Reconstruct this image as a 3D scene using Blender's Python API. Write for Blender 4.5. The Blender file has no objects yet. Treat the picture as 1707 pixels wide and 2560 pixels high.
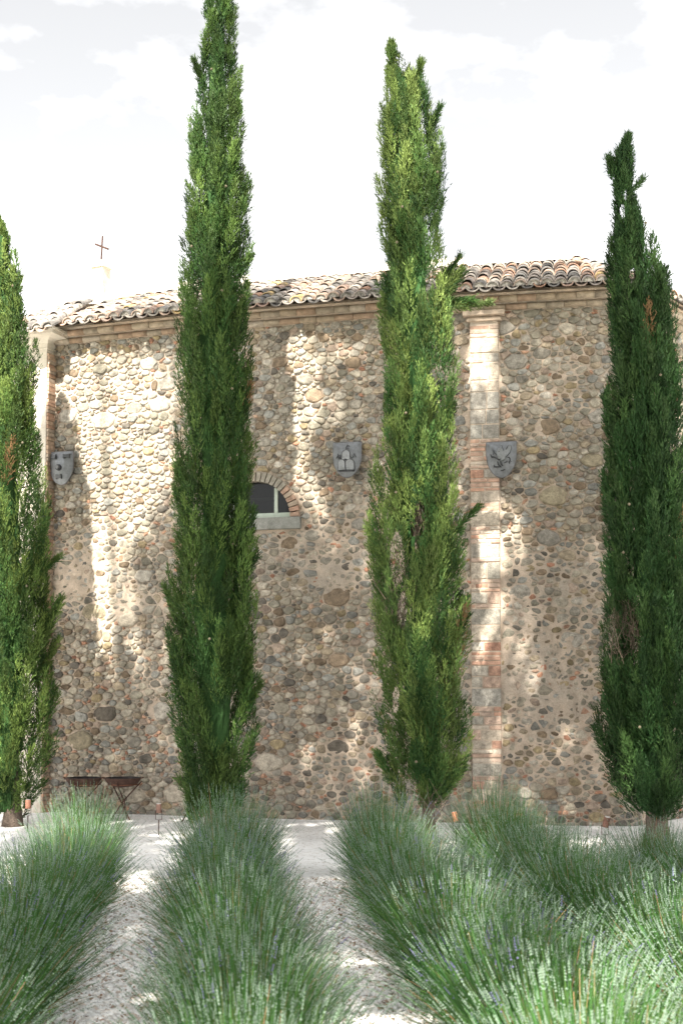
import bpy, math, random
import numpy as np
from mathutils import Vector, noise

random.seed(7)
RNG = np.random.default_rng(7)
scene = bpy.context.scene
col = scene.collection

# ------------------------------------------------------------------ camera
F = 3200.0                      # focal length in pixels of a 1707 x 2560 picture
TH = math.radians(3.5)          # slight upward tilt
H = 2.0                         # eye height
CX = 853.5
CY = 1720.0 - F * math.tan(TH)  # principal point (lens shift), horizon at 1720
cam_d = bpy.data.cameras.new('camera')
cam = bpy.data.objects.new('camera', cam_d)
col.objects.link(cam)
cam.location = (0, 0, H)
cam.rotation_euler = (math.pi / 2 + TH, 0, 0)
cam_d.sensor_fit = 'VERTICAL'
cam_d.sensor_height = 36.0
cam_d.lens = F / 2560 * 36
cam_d.shift_y = (CY - 1280.0) / 2560
cam_d.clip_end = 5000
cam_d.dof.use_dof = True
cam_d.dof.focus_distance = 17.0
cam_d.dof.aperture_fstop = 3.4
scene.camera = cam

# ------------------------------------------------------------------ light
SUN_AZ = math.radians(13.0)     # sun stands behind the camera, a little to the left
SUN_EL = math.radians(45.0)
S = np.array([-math.sin(SUN_AZ) * math.cos(SUN_EL), -math.cos(SUN_AZ) * math.cos(SUN_EL), math.sin(SUN_EL)])
world = bpy.data.worlds.new('World')
scene.world = world
world.use_nodes = True
wn, wl = world.node_tree.nodes, world.node_tree.links
bg = wn['Background']
sky = wn.new('ShaderNodeTexSky')
sky.sky_type = 'NISHITA'
sky.sun_disc = False
sky.sun_elevation = SUN_EL
sky.sun_rotation = math.radians(193.0)
sky.dust_density = 2.0
tc = wn.new('ShaderNodeTexCoord')
mp = wn.new('ShaderNodeMapping')
mp.inputs['Scale'].default_value = (1.0, 1.0, 2.2)
mp.inputs['Location'].default_value = (5.5, 0.0, 0.0)
cn = wn.new('ShaderNodeTexNoise')
cn.inputs['Scale'].default_value = 3.1
cn.inputs['Detail'].default_value = 9
cn.inputs['Roughness'].default_value = 0.55
cr = wn.new('ShaderNodeValToRGB')
cr.color_ramp.elements[0].position = 0.43
cr.color_ramp.elements[0].color = (0.05, 0.05, 0.05, 1)
cr.color_ramp.elements[1].position = 0.78
mx = wn.new('ShaderNodeMix')
mx.data_type = 'RGBA'
mx.inputs['B'].default_value = (8.0, 7.9, 7.8, 1)
wl.new(tc.outputs['Generated'], mp.inputs['Vector'])
wl.new(mp.outputs['Vector'], cn.inputs['Vector'])
wl.new(cn.outputs['Fac'], cr.inputs['Fac'])
wl.new(cr.outputs['Color'], mx.inputs['Factor'])
hs = wn.new('ShaderNodeHueSaturation')
hs.inputs['Saturation'].default_value = 0.09
hs.inputs['Value'].default_value = 0.59
wl.new(sky.outputs['Color'], hs.inputs['Color'])
wl.new(hs.outputs['Color'], mx.inputs['A'])
wl.new(mx.outputs['Result'], bg.inputs['Color'])
bg.inputs['Strength'].default_value = 0.12
sun_d = bpy.data.lights.new('sun', 'SUN')
sun = bpy.data.objects.new('sun', sun_d)
col.objects.link(sun)
sun_d.energy = 5.0
sun_d.angle = math.radians(0.53)
sun_d.color = (1.0, 0.94, 0.84)
sun.rotation_euler = Vector(S).to_track_quat('Z', 'Y').to_euler()
sun.location = (-10, -30, 40)
scene.view_settings.view_transform = 'Standard'
scene.view_settings.look = 'None'
scene.view_settings.gamma = 1.0
scene.view_settings.exposure = 1.83
scene.cycles.max_bounces = 4
scene.cycles.diffuse_bounces = 3
scene.cycles.transparent_max_bounces = 8

# ------------------------------------------------------------------ projection helpers (layout measured from the photo)
FW = np.array([0, math.cos(TH), math.sin(TH)])
UP = np.array([0, -math.sin(TH), math.cos(TH)])

def ray(px, py):
    return np.array([(px - CX) / F, 0, 0]) + UP * ((CY - py) / F) + FW

def at(px, py, Y):
    r = ray(px, py)
    t = Y / r[1]
    return np.array([r[0] * t, Y, H + r[2] * t])

def proj(p):
    q = np.asarray(p, float) - np.array([0, 0, H])
    d = q @ FW
    return CX + F * q[..., 0] / d, CY - F * (q @ UP) / d

def W(X):
    return 19.19 - .24 * (X - .3) + .012 * (X - .3) ** 2

def dW(X):
    return -.24 + .024 * (X - .3)

XC = 4.2                        # right corner of the long wall
ZT = 7.62                       # top of the rubble wall, underside of the cornice
RD = np.array([.62, .785]); RD = RD / np.linalg.norm(RD)

def plan(s):
    if s <= XC:
        return np.array([s, W(s)])
    return np.array([XC, W(XC)]) + RD * (s - XC)

def nrm(s):
    def a(s):
        if s <= XC:
            n = np.array([dW(s), -1.0])
        else:
            n = np.array([RD[1], -RD[0]])
        return n / np.linalg.norm(n)
    if abs(s - XC) < .25:
        k = (s - XC + .25) / .5
        n = a(XC - .26) * (1 - k) + a(XC + .26) * k
        return n / np.linalg.norm(n)
    return a(s)

def tang(s):
    n = nrm(s)
    return np.array([-n[1], n[0]])

def wp(s, z, off=0.0):
    p = plan(s) + nrm(s) * off
    return (p[0], p[1], z)

def wall_hit(px, py):
    X = 0.0
    for _ in range(12):
        p = at(px, py, W(X))
        X = p[0]
    return p

# ------------------------------------------------------------------ object helpers
def tag(o, label=None, cat=None, group=None, kind=None):
    if label: o['label'] = label
    if cat: o['category'] = cat
    if group: o['group'] = group
    if kind: o['kind'] = kind
    return o

def empty(name, loc=(0, 0, 0), parent=None):
    o = bpy.data.objects.new(name, None)
    o.location = loc
    o.empty_display_size = .2
    col.objects.link(o)
    if parent: o.parent = parent
    return o

class MB:
    """collects vertices, faces and a colour per vertex, becomes ONE mesh"""
    def __init__(self):
        self.v, self.f, self.c = [], [], []
    def add(self, vs, fs, c=(1, 1, 1)):
        b = len(self.v)
        self.v += [tuple(map(float, p)) for p in vs]
        self.f += [tuple(i + b for i in f) for f in fs]
        if len(c) == len(vs) and not isinstance(c[0], (int, float)):
            self.c += [tuple(k) for k in c]
        else:
            self.c += [tuple(c)] * len(vs)
        return b
    def merge(self, o):
        b = len(self.v)
        self.v += o.v; self.c += o.c
        self.f += [tuple(i + b for i in f) for f in o.f]
    def box(self, o, ax, ay, az, c=(1, 1, 1)):
        o, ax, ay, az = map(np.asarray, (o, ax, ay, az))
        vs = [o + ax * i + ay * j + az * k for k in (0, 1) for j in (0, 1) for i in (0, 1)]
        fs = [(0, 2, 3, 1), (4, 5, 7, 6), (0, 1, 5, 4), (2, 6, 7, 3), (0, 4, 6, 2), (1, 3, 7, 5)]
        if np.dot(np.cross(ax, ay), az) < 0:
            fs = [f[::-1] for f in fs]
        self.add(vs, fs, c)
    def tube(self, pts, rad, n=8, c=(1, 1, 1), caps=True):
        pts = [Vector(p) for p in pts]
        rad = rad if hasattr(rad, '__len__') else [rad] * len(pts)
        vs, fs = [], []
        ref = Vector((.3, .2, 1)).normalized()
        for i, p in enumerate(pts):
            d = (pts[min(i + 1, len(pts) - 1)] - pts[max(i - 1, 0)]).normalized()
            a = d.cross(ref)
            if a.length < .05: a = d.cross(Vector((1, 0, 0)))
            a.normalize()
            b = d.cross(a)
            for k in range(n):
                t = 2 * math.pi * k / n
                vs.append(p + (a * math.cos(t) + b * math.sin(t)) * rad[i])
        for i in range(len(pts) - 1):
            for k in range(n):
                q = (k + 1) % n
                fs.append((i * n + k, i * n + q, (i + 1) * n + q, (i + 1) * n + k))
        if caps:
            fs.append(tuple(range(n))[::-1])
            fs.append(tuple(range((len(pts) - 1) * n, len(pts) * n)))
        self.add(vs, fs, c)
    def lathe(self, o, prof, n=24, c=(1, 1, 1), closed=False):
        vs, fs = [], []
        for r, z in prof:
            for k in range(n):
                t = 2 * math.pi * k / n
                vs.append((o[0] + r * math.cos(t), o[1] + r * math.sin(t), o[2] + z))
        for i in range(len(prof) - 1):
            for k in range(n):
                q = (k + 1) % n
                fs.append((i * n + k, i * n + q, (i + 1) * n + q, (i + 1) * n + k))
        if closed:
            fs.append(tuple(range(n))[::-1])
            fs.append(tuple(range((len(prof) - 1) * n, len(prof) * n)))
        self.add(vs, fs, c)
    def build(self, name, mat, parent=None, smooth=False, bevel=0):
        me = bpy.data.meshes.new(name)
        me.from_pydata(self.v, [], self.f)
        if self.c:
            a = me.color_attributes.new('Col', 'FLOAT_COLOR', 'POINT')
            arr = np.ones((len(self.v), 4), np.float32)
            arr[:, :3] = np.array(self.c, np.float32)
            a.data.foreach_set('color', arr.ravel())
        me.materials.append(mat)
        if smooth:
            me.polygons.foreach_set('use_smooth', [True] * len(me.polygons))
        me.update()
        o = bpy.data.objects.new(name, me)
        col.objects.link(o)
        if parent: o.parent = parent
        if bevel:
            m = o.modifiers.new('bevel', 'BEVEL'); m.width = bevel; m.segments = 2; m.limit_method = 'ANGLE'
        return o

def quads_mesh(name, V, C, mat, parent=None, n=4):
    """V (N,n,3) corners, C (N,3) colour: one fast mesh"""
    N = len(V)
    me = bpy.data.meshes.new(name)
    me.vertices.add(N * n)
    me.vertices.foreach_set('co', np.ascontiguousarray(V, np.float32).ravel())
    me.loops.add(N * n)
    me.loops.foreach_set('vertex_index', np.arange(N * n, dtype=np.int32))
    me.polygons.add(N)
    me.polygons.foreach_set('loop_start', np.arange(0, N * n, n, dtype=np.int32))
    a = me.color_attributes.new('Col', 'FLOAT_COLOR', 'POINT')
    arr = np.ones((N, n, 4), np.float32)
    arr[:, :, :3] = C[:, None, :] if C.ndim == 2 else C
    a.data.foreach_set('color', arr.ravel())
    me.update(calc_edges=True)
    me.materials.append(mat)
    o = bpy.data.objects.new(name, me)
    col.objects.link(o)
    if parent: o.parent = parent
    return o

# ------------------------------------------------------------------ materials
def material(name, base=None, rough=.85, var=.35, scale=6.0, fine=60.0, bump=.3, metallic=0.0, attr=True, spec=.3,
             stain=None, stain_scale=1.2, stain_pos=(.45, .7), bdist=.01, stretch=None):
    m = bpy.data.materials.new(name)
    m.use_nodes = True
    n, l = m.node_tree.nodes, m.node_tree.links
    b = n['Principled BSDF']
    b.inputs['Roughness'].default_value = rough
    b.inputs['Metallic'].default_value = metallic
    b.inputs['Specular IOR Level'].default_value = spec
    t = n.new('ShaderNodeTexCoord')
    n1 = n.new('ShaderNodeTexNoise'); n1.inputs['Scale'].default_value = scale; n1.inputs['Detail'].default_value = 6
    n2 = n.new('ShaderNodeTexNoise'); n2.inputs['Scale'].default_value = fine; n2.inputs['Detail'].default_value = 5
    l.new(t.outputs['Object'], n1.inputs['Vector']); l.new(t.outputs['Object'], n2.inputs['Vector'])
    mr = n.new('ShaderNodeMapRange')
    mr.inputs['From Min'].default_value = .3; mr.inputs['From Max'].default_value = .7
    mr.inputs['To Min'].default_value = 1 - var; mr.inputs['To Max'].default_value = 1 + var
    l.new(n1.outputs['Fac'], mr.inputs['Value'])
    mr2 = n.new('ShaderNodeMapRange')
    mr2.inputs['From Min'].default_value = .3; mr2.inputs['From Max'].default_value = .7
    mr2.inputs['To Min'].default_value = 1 - var * .7; mr2.inputs['To Max'].default_value = 1 + var * .7
    l.new(n2.outputs['Fac'], mr2.inputs['Value'])
    mu = n.new('ShaderNodeMath'); mu.operation = 'MULTIPLY'
    l.new(mr.outputs['Result'], mu.inputs[0]); l.new(mr2.outputs['Result'], mu.inputs[1])
    if attr:
        a = n.new('ShaderNodeAttribute'); a.attribute_name = 'Col'
        src = a.outputs['Color']
    else:
        rgb = n.new('ShaderNodeRGB'); rgb.outputs[0].default_value = (*base, 1); src = rgb.outputs[0]
    if stain:
        n3 = n.new('ShaderNodeTexNoise'); n3.inputs['Scale'].default_value = stain_scale; n3.inputs['Detail'].default_value = 7
        n3.inputs['Roughness'].default_value = .65
        l.new(t.outputs['Object'], n3.inputs['Vector'])
        r3 = n.new('ShaderNodeMapRange')
        r3.inputs['From Min'].default_value = stain_pos[0]; r3.inputs['From Max'].default_value = stain_pos[1]
        l.new(n3.outputs['Fac'], r3.inputs['Value'])
        ms = n.new('ShaderNodeMix'); ms.data_type = 'RGBA'
        ms.inputs['B'].default_value = (*stain, 1)
        l.new(r3.outputs['Result'], ms.inputs['Factor']); l.new(src, ms.inputs['A'])
        src = ms.outputs['Result']
    vm = n.new('ShaderNodeVectorMath'); vm.operation = 'SCALE'
    l.new(src, vm.inputs[0]); l.new(mu.outputs[0], vm.inputs['Scale'])
    l.new(vm.outputs[0], b.inputs['Base Color'])
    if bump:
        bp = n.new('ShaderNodeBump'); bp.inputs['Strength'].default_value = bump; bp.inputs['Distance'].default_value = bdist
        ad = n.new('ShaderNodeMath'); ad.operation = 'ADD'
        l.new(n1.outputs['Fac'], ad.inputs[0]); l.new(n2.outputs['Fac'], ad.inputs[1])
        l.new(ad.outputs[0], bp.inputs['Height']); l.new(bp.outputs['Normal'], b.inputs['Normal'])
    return m

def leaf_material(name, trans=.3, rough=.6):
    m = bpy.data.materials.new(name)
    m.use_nodes = True
    n, l = m.node_tree.nodes, m.node_tree.links
    b = n['Principled BSDF']
    b.inputs['Roughness'].default_value = rough
    b.inputs['Specular IOR Level'].default_value = .25
    a = n.new('ShaderNodeAttribute'); a.attribute_name = 'Col'
    l.new(a.outputs['Color'], b.inputs['Base Color'])
    tr = n.new('ShaderNodeBsdfTranslucent')
    l.new(a.outputs['Color'], tr.inputs['Color'])
    mix = n.new('ShaderNodeMixShader'); mix.inputs['Fac'].default_value = trans
    l.new(b.outputs[0], mix.inputs[1]); l.new(tr.outputs[0], mix.inputs[2])
    l.new(mix.outputs[0], n['Material Output'].inputs['Surface'])
    return m

M_STONE = material('rubble_stone', var=.36, scale=14, fine=55, bump=.9, rough=.9, bdist=.012)
M_MORTAR = material('lime_mortar', base=(.53, .43, .34), attr=False, var=.2, scale=7, fine=55, bump=.8, rough=.95,
                    stain=(.37, .33, .28), stain_scale=1.1, stain_pos=(.46, .72), bdist=.02)
M_BRICK = material('old_brick', var=.25, scale=14, fine=80, bump=.4, rough=.92)
M_PLASTER = material('pale_plaster', base=(.62, .57, .49), attr=False, var=.10, scale=4, fine=40, bump=.25, rough=.9,
                     stain=(.50, .42, .33), stain_scale=2.2, stain_pos=(.52, .75))
M_TILE = material('terracotta_tile', var=.35, scale=16, fine=90, bump=.4, rough=.9, stain=(.09, .085, .08), stain_scale=7, stain_pos=(.47, .68))
M_ZINC = material('beaten_zinc', var=.16, scale=9, fine=40, bump=.12, rough=.5, metallic=.45, spec=.4, stain=(.11, .11, .115), stain_scale=7, stain_pos=(.5, .75))
M_RUST = material('rusty_iron', var=.4, scale=12, fine=80, bump=.4, rough=.85, metallic=.2)
M_SILL = material('weathered_cement', base=(.26, .26, .235), attr=False, var=.25, scale=9, fine=60, bump=.35, rough=.9,
                  stain=(.12, .12, .10), stain_scale=4, stain_pos=(.55, .75))
M_PAINT = material('sage_paint', base=(.50, .56, .48), attr=False, var=.08, scale=12, fine=60, bump=.1, rough=.6)
M_DARK = material('dark_interior', base=(.03, .03, .03), attr=False, var=.2, bump=0)
M_BARK = material('cypress_bark', var=.35, scale=9, fine=50, bump=.8, rough=.95, bdist=.03)
M_LEAF = leaf_material('cypress_foliage', .13)
M_LAV = leaf_material('lavender_foliage', .25, .7)
M_BROAD = leaf_material('plane_leaf', .18)
M_TWIG = material('dead_twig', var=.25, bump=0)
M_PEBBLE = material('marble_chip', var=.10, scale=30, fine=90, bump=.2, rough=.85)
M_GLASS = bpy.data.materials.new('window_glass'); M_GLASS.use_nodes = True
_b = M_GLASS.node_tree.nodes['Principled BSDF']
_b.inputs['Base Color'].default_value = (.008, .009, .009, 1)
_b.inputs['Roughness'].default_value = .12
_b.inputs['Specular IOR Level'].default_value = .25
_b.inputs['Alpha'].default_value = .93

def gravel_material():
    m = bpy.data.materials.new('white_gravel'); m.use_nodes = True
    n, l = m.node_tree.nodes, m.node_tree.links
    b = n['Principled BSDF']; b.inputs['Roughness'].default_value = .9
    t = n.new('ShaderNodeTexCoord')
    v = n.new('ShaderNodeTexVoronoi'); v.inputs['Scale'].default_value = 34
    l.new(t.outputs['Object'], v.inputs['Vector'])
    r = n.new('ShaderNodeValToRGB')
    e = r.color_ramp.elements
    e[0].position = 0; e[0].color = (.50, .46, .42, 1)
    e[1].position = .22; e[1].color = (.82, .81, .79, 1)
    k = e.new(.12); k.color = (.72, .69, .65, 1)
    k = e.new(1.0); k.color = (.87, .86, .85, 1)
    sp = n.new('ShaderNodeSeparateColor'); l.new(v.outputs['Color'], sp.inputs[0]); l.new(sp.outputs[0], r.inputs['Fac'])
    ns = n.new('ShaderNodeTexNoise'); ns.inputs['Scale'].default_value = 1.4; ns.inputs['Detail'].default_value = 6
    l.new(t.outputs['Object'], ns.inputs['Vector'])
    mr = n.new('ShaderNodeMapRange'); mr.inputs['From Min'].default_value = .35; mr.inputs['From Max'].default_value = .65
    mr.inputs['To Min'].default_value = .86; mr.inputs['To Max'].default_value = 1.05
    l.new(ns.outputs['Fac'], mr.inputs['Value'])
    vm = n.new('ShaderNodeVectorMath'); vm.operation = 'SCALE'
    l.new(r.outputs['Color'], vm.inputs[0]); l.new(mr.outputs['Result'], vm.inputs['Scale'])
    l.new(vm.outputs[0], b.inputs['Base Color'])
    bp = n.new('ShaderNodeBump'); bp.inputs['Strength'].default_value = 1; bp.inputs['Distance'].default_value = .02
    bp.invert = True
    l.new(v.outputs['Distance'], bp.inputs['Height']); l.new(bp.outputs['Normal'], b.inputs['Normal'])
    return m
M_GRAVEL = gravel_material()
M_EARTH = material('dry_grass_earth', base=(.16, .17, .07), attr=False, var=.4, scale=.8, fine=9, bump=.3)

# ------------------------------------------------------------------ cypress outlines measured on the photo (1568-wide reading): y, left, right
K = 1707 / 1568.0
TREES = {
    't1': dict(Y=18.5, trunk=30, tw=.14, sil=[(505, -12, 2), (545, -35, 30), (600, -48, 40), (660, -58, 54), (750, -70, 72), (850, -80, 90),
        (1000, -92, 102), (1100, -98, 112), (1200, -104, 118), (1300, -108, 123), (1400, -110, 124), (1500, -108, 128), (1600, -104, 128),
        (1700, -92, 119), (1780, -75, 108), (1835, -55, 92), (1880, -25, 62)]),
    't2': dict(Y=17.2, trunk=492, tw=.13, sil=[(-140, 505, 515), (-60, 495, 527), (0, 476, 538), (140, 449, 546), (250, 438, 556), (350, 432, 562), (480, 420, 570),
        (600, 415, 575), (740, 410, 568), (860, 408, 580), (1000, 407, 579), (1100, 409, 585), (1200, 402, 585), (1300, 395, 584),
        (1350, 384, 579), (1450, 384, 590), (1600, 390, 598), (1700, 408, 586), (1780, 416, 580), (1835, 424, 556), (1878, 446, 525)]),
    't3': dict(Y=16.3, trunk=984, tw=.10, sil=[(104, 897, 903), (150, 884, 935), (200, 879, 982), (260, 874, 1000), (320, 868, 1008), (400, 867, 1020),
        (440, 865, 1025), (560, 868, 1026), (600, 866, 1030), (700, 876, 1034), (780, 872, 1040), (850, 875, 1045), (950, 880, 1048), (1010, 872, 1046),
        (1100, 856, 1058), (1200, 851, 1064), (1300, 848, 1067), (1400, 843, 1069), (1500, 846, 1069), (1600, 862, 1072), (1680, 880, 1074),
        (1760, 886, 1070), (1800, 908, 1058), (1830, 930, 1036), (1856, 962, 1000)]),
    't4': dict(Y=15.9, trunk=1508, tw=.17, sil=[(318, 1436, 1444), (360, 1406, 1450), (395, 1398, 1450), (430, 1412, 1446), (470, 1408, 1466), (500, 1406, 1478),
        (550, 1398, 1494), (600, 1397, 1510), (650, 1397, 1530), (740, 1399, 1545), (800, 1400, 1558), (900, 1391, 1570), (1000, 1392, 1580),
        (1100, 1388, 1590), (1200, 1388, 1600), (1300, 1384, 1608), (1400, 1378, 1612), (1500, 1373, 1618), (1600, 1366, 1624), (1700, 1368, 1626),
        (1780, 1384, 1618), (1835, 1404, 1604), (1880, 1440, 1570)]),
    't5': dict(Y=16.9, trunk=1690, tw=.15, sil=[(700, 1678, 1690), (800, 1640, 1715), (900, 1600, 1735), (1000, 1580, 1755), (1100, 1572, 1770), (1200, 1570, 1785), (1400, 1570, 1800),
        (1600, 1570, 1805), (1740, 1585, 1795), (1800, 1610, 1775), (1850, 1650, 1730)]),
}
for T in TREES.values():
    a = np.array(T['sil'], float) * K
    zs = np.array([at(0, y, T['Y'])[2] for y in a[:, 0]])
    xl = np.array([at(x, y, T['Y'])[0] for y, x in zip(a[:, 0], a[:, 1])])
    xr = np.array([at(x, y, T['Y'])[0] for y, x in zip(a[:, 0], a[:, 2])])
    o = np.argsort(zs)
    T['z'], T['c'], T['w'] = zs[o], ((xl + xr) / 2)[o], ((xr - xl) / 2)[o]
    T['px'] = a

def behind_tree(px, py):
    for T in TREES.values():
        a = T['px']
        if a[0, 0] < py < a[-1, 0]:
            if np.interp(py, a[:, 0], a[:, 1]) < px < np.interp(py, a[:, 0], a[:, 2]):
                return True
    return not (0 < px < 1707 and 0 < py < 2560)

# ================================================================== GROUND
g = MB(); g.add([(-900, -900, -.02), (900, -900, -.02), (900, 900, -.02), (-900, 900, -.02)], [(0, 1, 2, 3)])
tag(g.build('ground', M_EARTH), kind='structure')
g = MB()
nx, ny = 90, 80
vs = []
for j in range(ny + 1):
    for i in range(nx + 1):
        x = -22 + 44 * i / nx; y = -14 + 42 * j / ny
        vs.append((x, y, .006 + .018 * noise.noise((x * .9, y * .9, 0)) + .018))
g.add(vs, [(j * (nx + 1) + i, j * (nx + 1) + i + 1, (j + 1) * (nx + 1) + i + 1, (j + 1) * (nx + 1) + i) for j in range(ny) for i in range(nx)])
gravel = tag(g.build('gravel', M_GRAVEL, smooth=True), kind='structure')

# ================================================================== CHURCH
church = empty('church', (0, W(0), 0))
tag(church, 'old rubble stone church wall with terracotta tiled roof behind the cypresses', 'church')
church_inv = Vector((0, -W(0), 0))

def part(mb, name, mat, parent=church, **k):
    """mesh given in world coordinates, parented with its place kept"""
    o = mb.build(name, mat, None, **k)
    o.parent = parent
    o.location = church_inv if parent is church else (0, 0, 0)
    return o

# window place
wc = wall_hit(634, 1296)
WX, WZ = wc[0], wc[2]            # middle of the sill top
WR, WRO = .575, .725             # opening and outer arch radius
PX0, PX1 = wall_hit(1178, 1300)[0], wall_hit(1248, 1300)[0]   # brick pilaster
LPX = wall_hit(137, 1050)[0]     # right edge of the corner pilaster

def smear(s, y):
    sm = noise.noise((s * .45, y * .45, 3.3)) * 1.2 + noise.noise((s * 1.7, y * 1.7, 8)) * .6
    sm += .55 * math.exp(-((y - 3.7) / .8) ** 2) + (.35 if s > 2.3 and y < 4.2 else 0) + (.15 if y < 2.2 else 0) - (.35 if y > 5 else 0)
    return min(1, max(0, sm))
# --- mortar sheet of the wall
g = MB()
ss = np.arange(-5.6, 8.2, .036); zz = np.arange(-.1, ZT + .06, .036)
vs = []
for z in zz:
    for s in ss:
        d = .012 * noise.noise((s * 6, z * 6, 1)) + .014 * noise.noise((s * 15, z * 15, 5)) 
        sm = smear(s, z)
        d += -.012 * (1 - sm) + sm * (.010 + .026 * noise.noise((s * 8, z * 8, 11)) + .012 * noise.noise((s * 23, z * 23, 4)))
        vs.append(wp(s, z, d))
ns_ = len(ss); fs = []
for j in range(len(zz) - 1):
    for i in range(ns_ - 1):
        s = (ss[i] + ss[i + 1]) / 2; z = (zz[j] + zz[j + 1]) / 2
        if math.hypot(s - WX, z - WZ) < WR + .09 and z > WZ - .14:
            continue
        fs.append((j * ns_ + i, j * ns_ + i + 1, (j + 1) * ns_ + i + 1, (j + 1) * ns_ + i))
g.add(vs, fs)
wall = part(g, 'wall', M_MORTAR, smooth=True)
# body behind it: left flank, far flank and a dark inside
g = MB()
c0 = np.array([-5.6, W(-5.6)]); c1 = c0 + np.array([-.30, 1.0]) * 9; c2 = plan(8.15); c3 = c2 + np.array([-.2, 1]) * 4
for a, b in ((c0, c1), (c1, c3), (c3, c2)):
    g.add([(*a, -.1), (*b, -.1), (*b, ZT + .1), (*a, ZT + .1)], [(0, 3, 2, 1)])
part(g, 'flank_wall', M_PLASTER)

# --- rubble stones
AN = 1.45
sites = []
grid = {}
def put(x, y, r, kind, c=None, sep=.93):
    gx, gy = int(x // .2), int(y // .2)
    for i in range(gx - 2, gx + 3):
        for j in range(gy - 2, gy + 3):
            for k in grid.get((i, j), ()):
                q = sites[k]
                if (q[0] - x) ** 2 + (q[1] - y) ** 2 < (sep * (q[2] + r)) ** 2:
                    return False
    grid.setdefault((gx, gy), []).append(len(sites))
    sites.append((x, y, r, kind, c))
    return True
# stones one can recognise: px, py, radius (m), colour
BROWN = (.22, .175, .13); DARK = (.16, .145, .125); OCHRE = (.32, .285, .21); GREY = (.33, .315, .285); BLUE = (.30, .32, .325); PALE = (.44, .405, .345)
for px, py, r, c in [(1367, 1068, .17, BROWN), (1382, 1240, .21, OCHRE), (840, 1492, .21, BROWN), (845, 1868, .17, DARK), (846, 1650, .15, BROWN),
                     (700, 905, .12, BROWN), (785, 990, .15, BROWN), (690, 800, .16, BROWN), (610, 805, .15, BROWN), (1180, 880, .18, GREY), (1195, 905, .17, GREY),
                     (1290, 905, .17, GREY), (200, 1850, .22, OCHRE), (262, 1785, .19, DARK), (400, 1778, .2, GREY), (235, 1530, .2, OCHRE), (185, 1440, .16, GREY),
                     (320, 1550, .17, PALE), (360, 1440, .15, GREY), (340, 1990, .16, PALE), (440, 1985, .2, PALE), (560, 1900, .22, PALE), (670, 1905, .2, PALE),
                     (170, 1040, .17, GREY), (260, 1050, .2, PALE), (400, 1010, .17, GREY), (420, 960, .16, GREY), (370, 910, .14, GREY), (1255, 820, .16, GREY),
                     (1480, 1150, .15, OCHRE), (1500, 1040, .16, GREY), (1370, 1345, .17, GREY), (1430, 1600, .16, GREY), (1300, 1480, .15, GREY), (900, 1310, .14, GREY)]:
    p = wall_hit(px, py); put(p[0] / AN, p[2], r * .72, 'stone', c)
S0, S1 = LPX - .05, 6.9
def rnd_pt():
    return random.uniform(S0, S1) / AN, random.uniform(0, ZT)
for _ in range(130):
    x, y = rnd_pt()
    put(x, y, random.uniform(.070, .095), 'stone')
for _ in range(11000):
    x, y = rnd_pt(); put(x, y, random.uniform(.040, .064), 'stone', sep=.86)
for _ in range(24000):
    x, y = rnd_pt(); put(x, y, random.uniform(.024, .038), 'stone', sep=.86)
for _ in range(16000):
    x, y = rnd_pt(); put(x, y, random.uniform(.013, .021), 'chip', sep=.84)

kept = []
for q in sites:
    sm = smear(q[0] * AN, q[1])
    if q[4] is None and q[3] == 'stone' and random.random() < sm * .30: continue
    if q[3] == 'chip' and random.random() < .2 + sm * .2: continue
    kept.append(q)
sites = kept
grid = {}
for i, q in enumerate(sites):
    grid.setdefault((int(q[0] // .2), int(q[1] // .2)), []).append(i)

def clip(poly, nx_, ny_, d):
    out = []
    for i in range(len(poly)):
        a, b = poly[i], poly[(i + 1) % len(poly)]
        da = a[0] * nx_ + a[1] * ny_ - d; db = b[0] * nx_ + b[1] * ny_ - d
        if da <= 0: out.append(a)
        if (da < 0) != (db < 0) and da != db:
            t = da / (da - db)
            out.append((a[0] + (b[0] - a[0]) * t, a[1] + (b[1] - a[1]) * t))
    return out

def resample(poly, n, it=2):
    for _ in range(it):
        q = []
        for i in range(len(poly)):
            a, b = poly[i], poly[(i + 1) % len(poly)]
            q += [(a[0] * .75 + b[0] * .25, a[1] * .75 + b[1] * .25), (a[0] * .25 + b[0] * .75, a[1] * .25 + b[1] * .75)]
        poly = q
    P = np.array(poly + [poly[0]]); L = np.r_[0, np.cumsum(np.hypot(*np.diff(P, axis=0).T))]
    t = np.linspace(0, L[-1], n, endpoint=False)
    return np.stack([np.interp(t, L, P[:, 0]), np.interp(t, L, P[:, 1])], 1)

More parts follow.
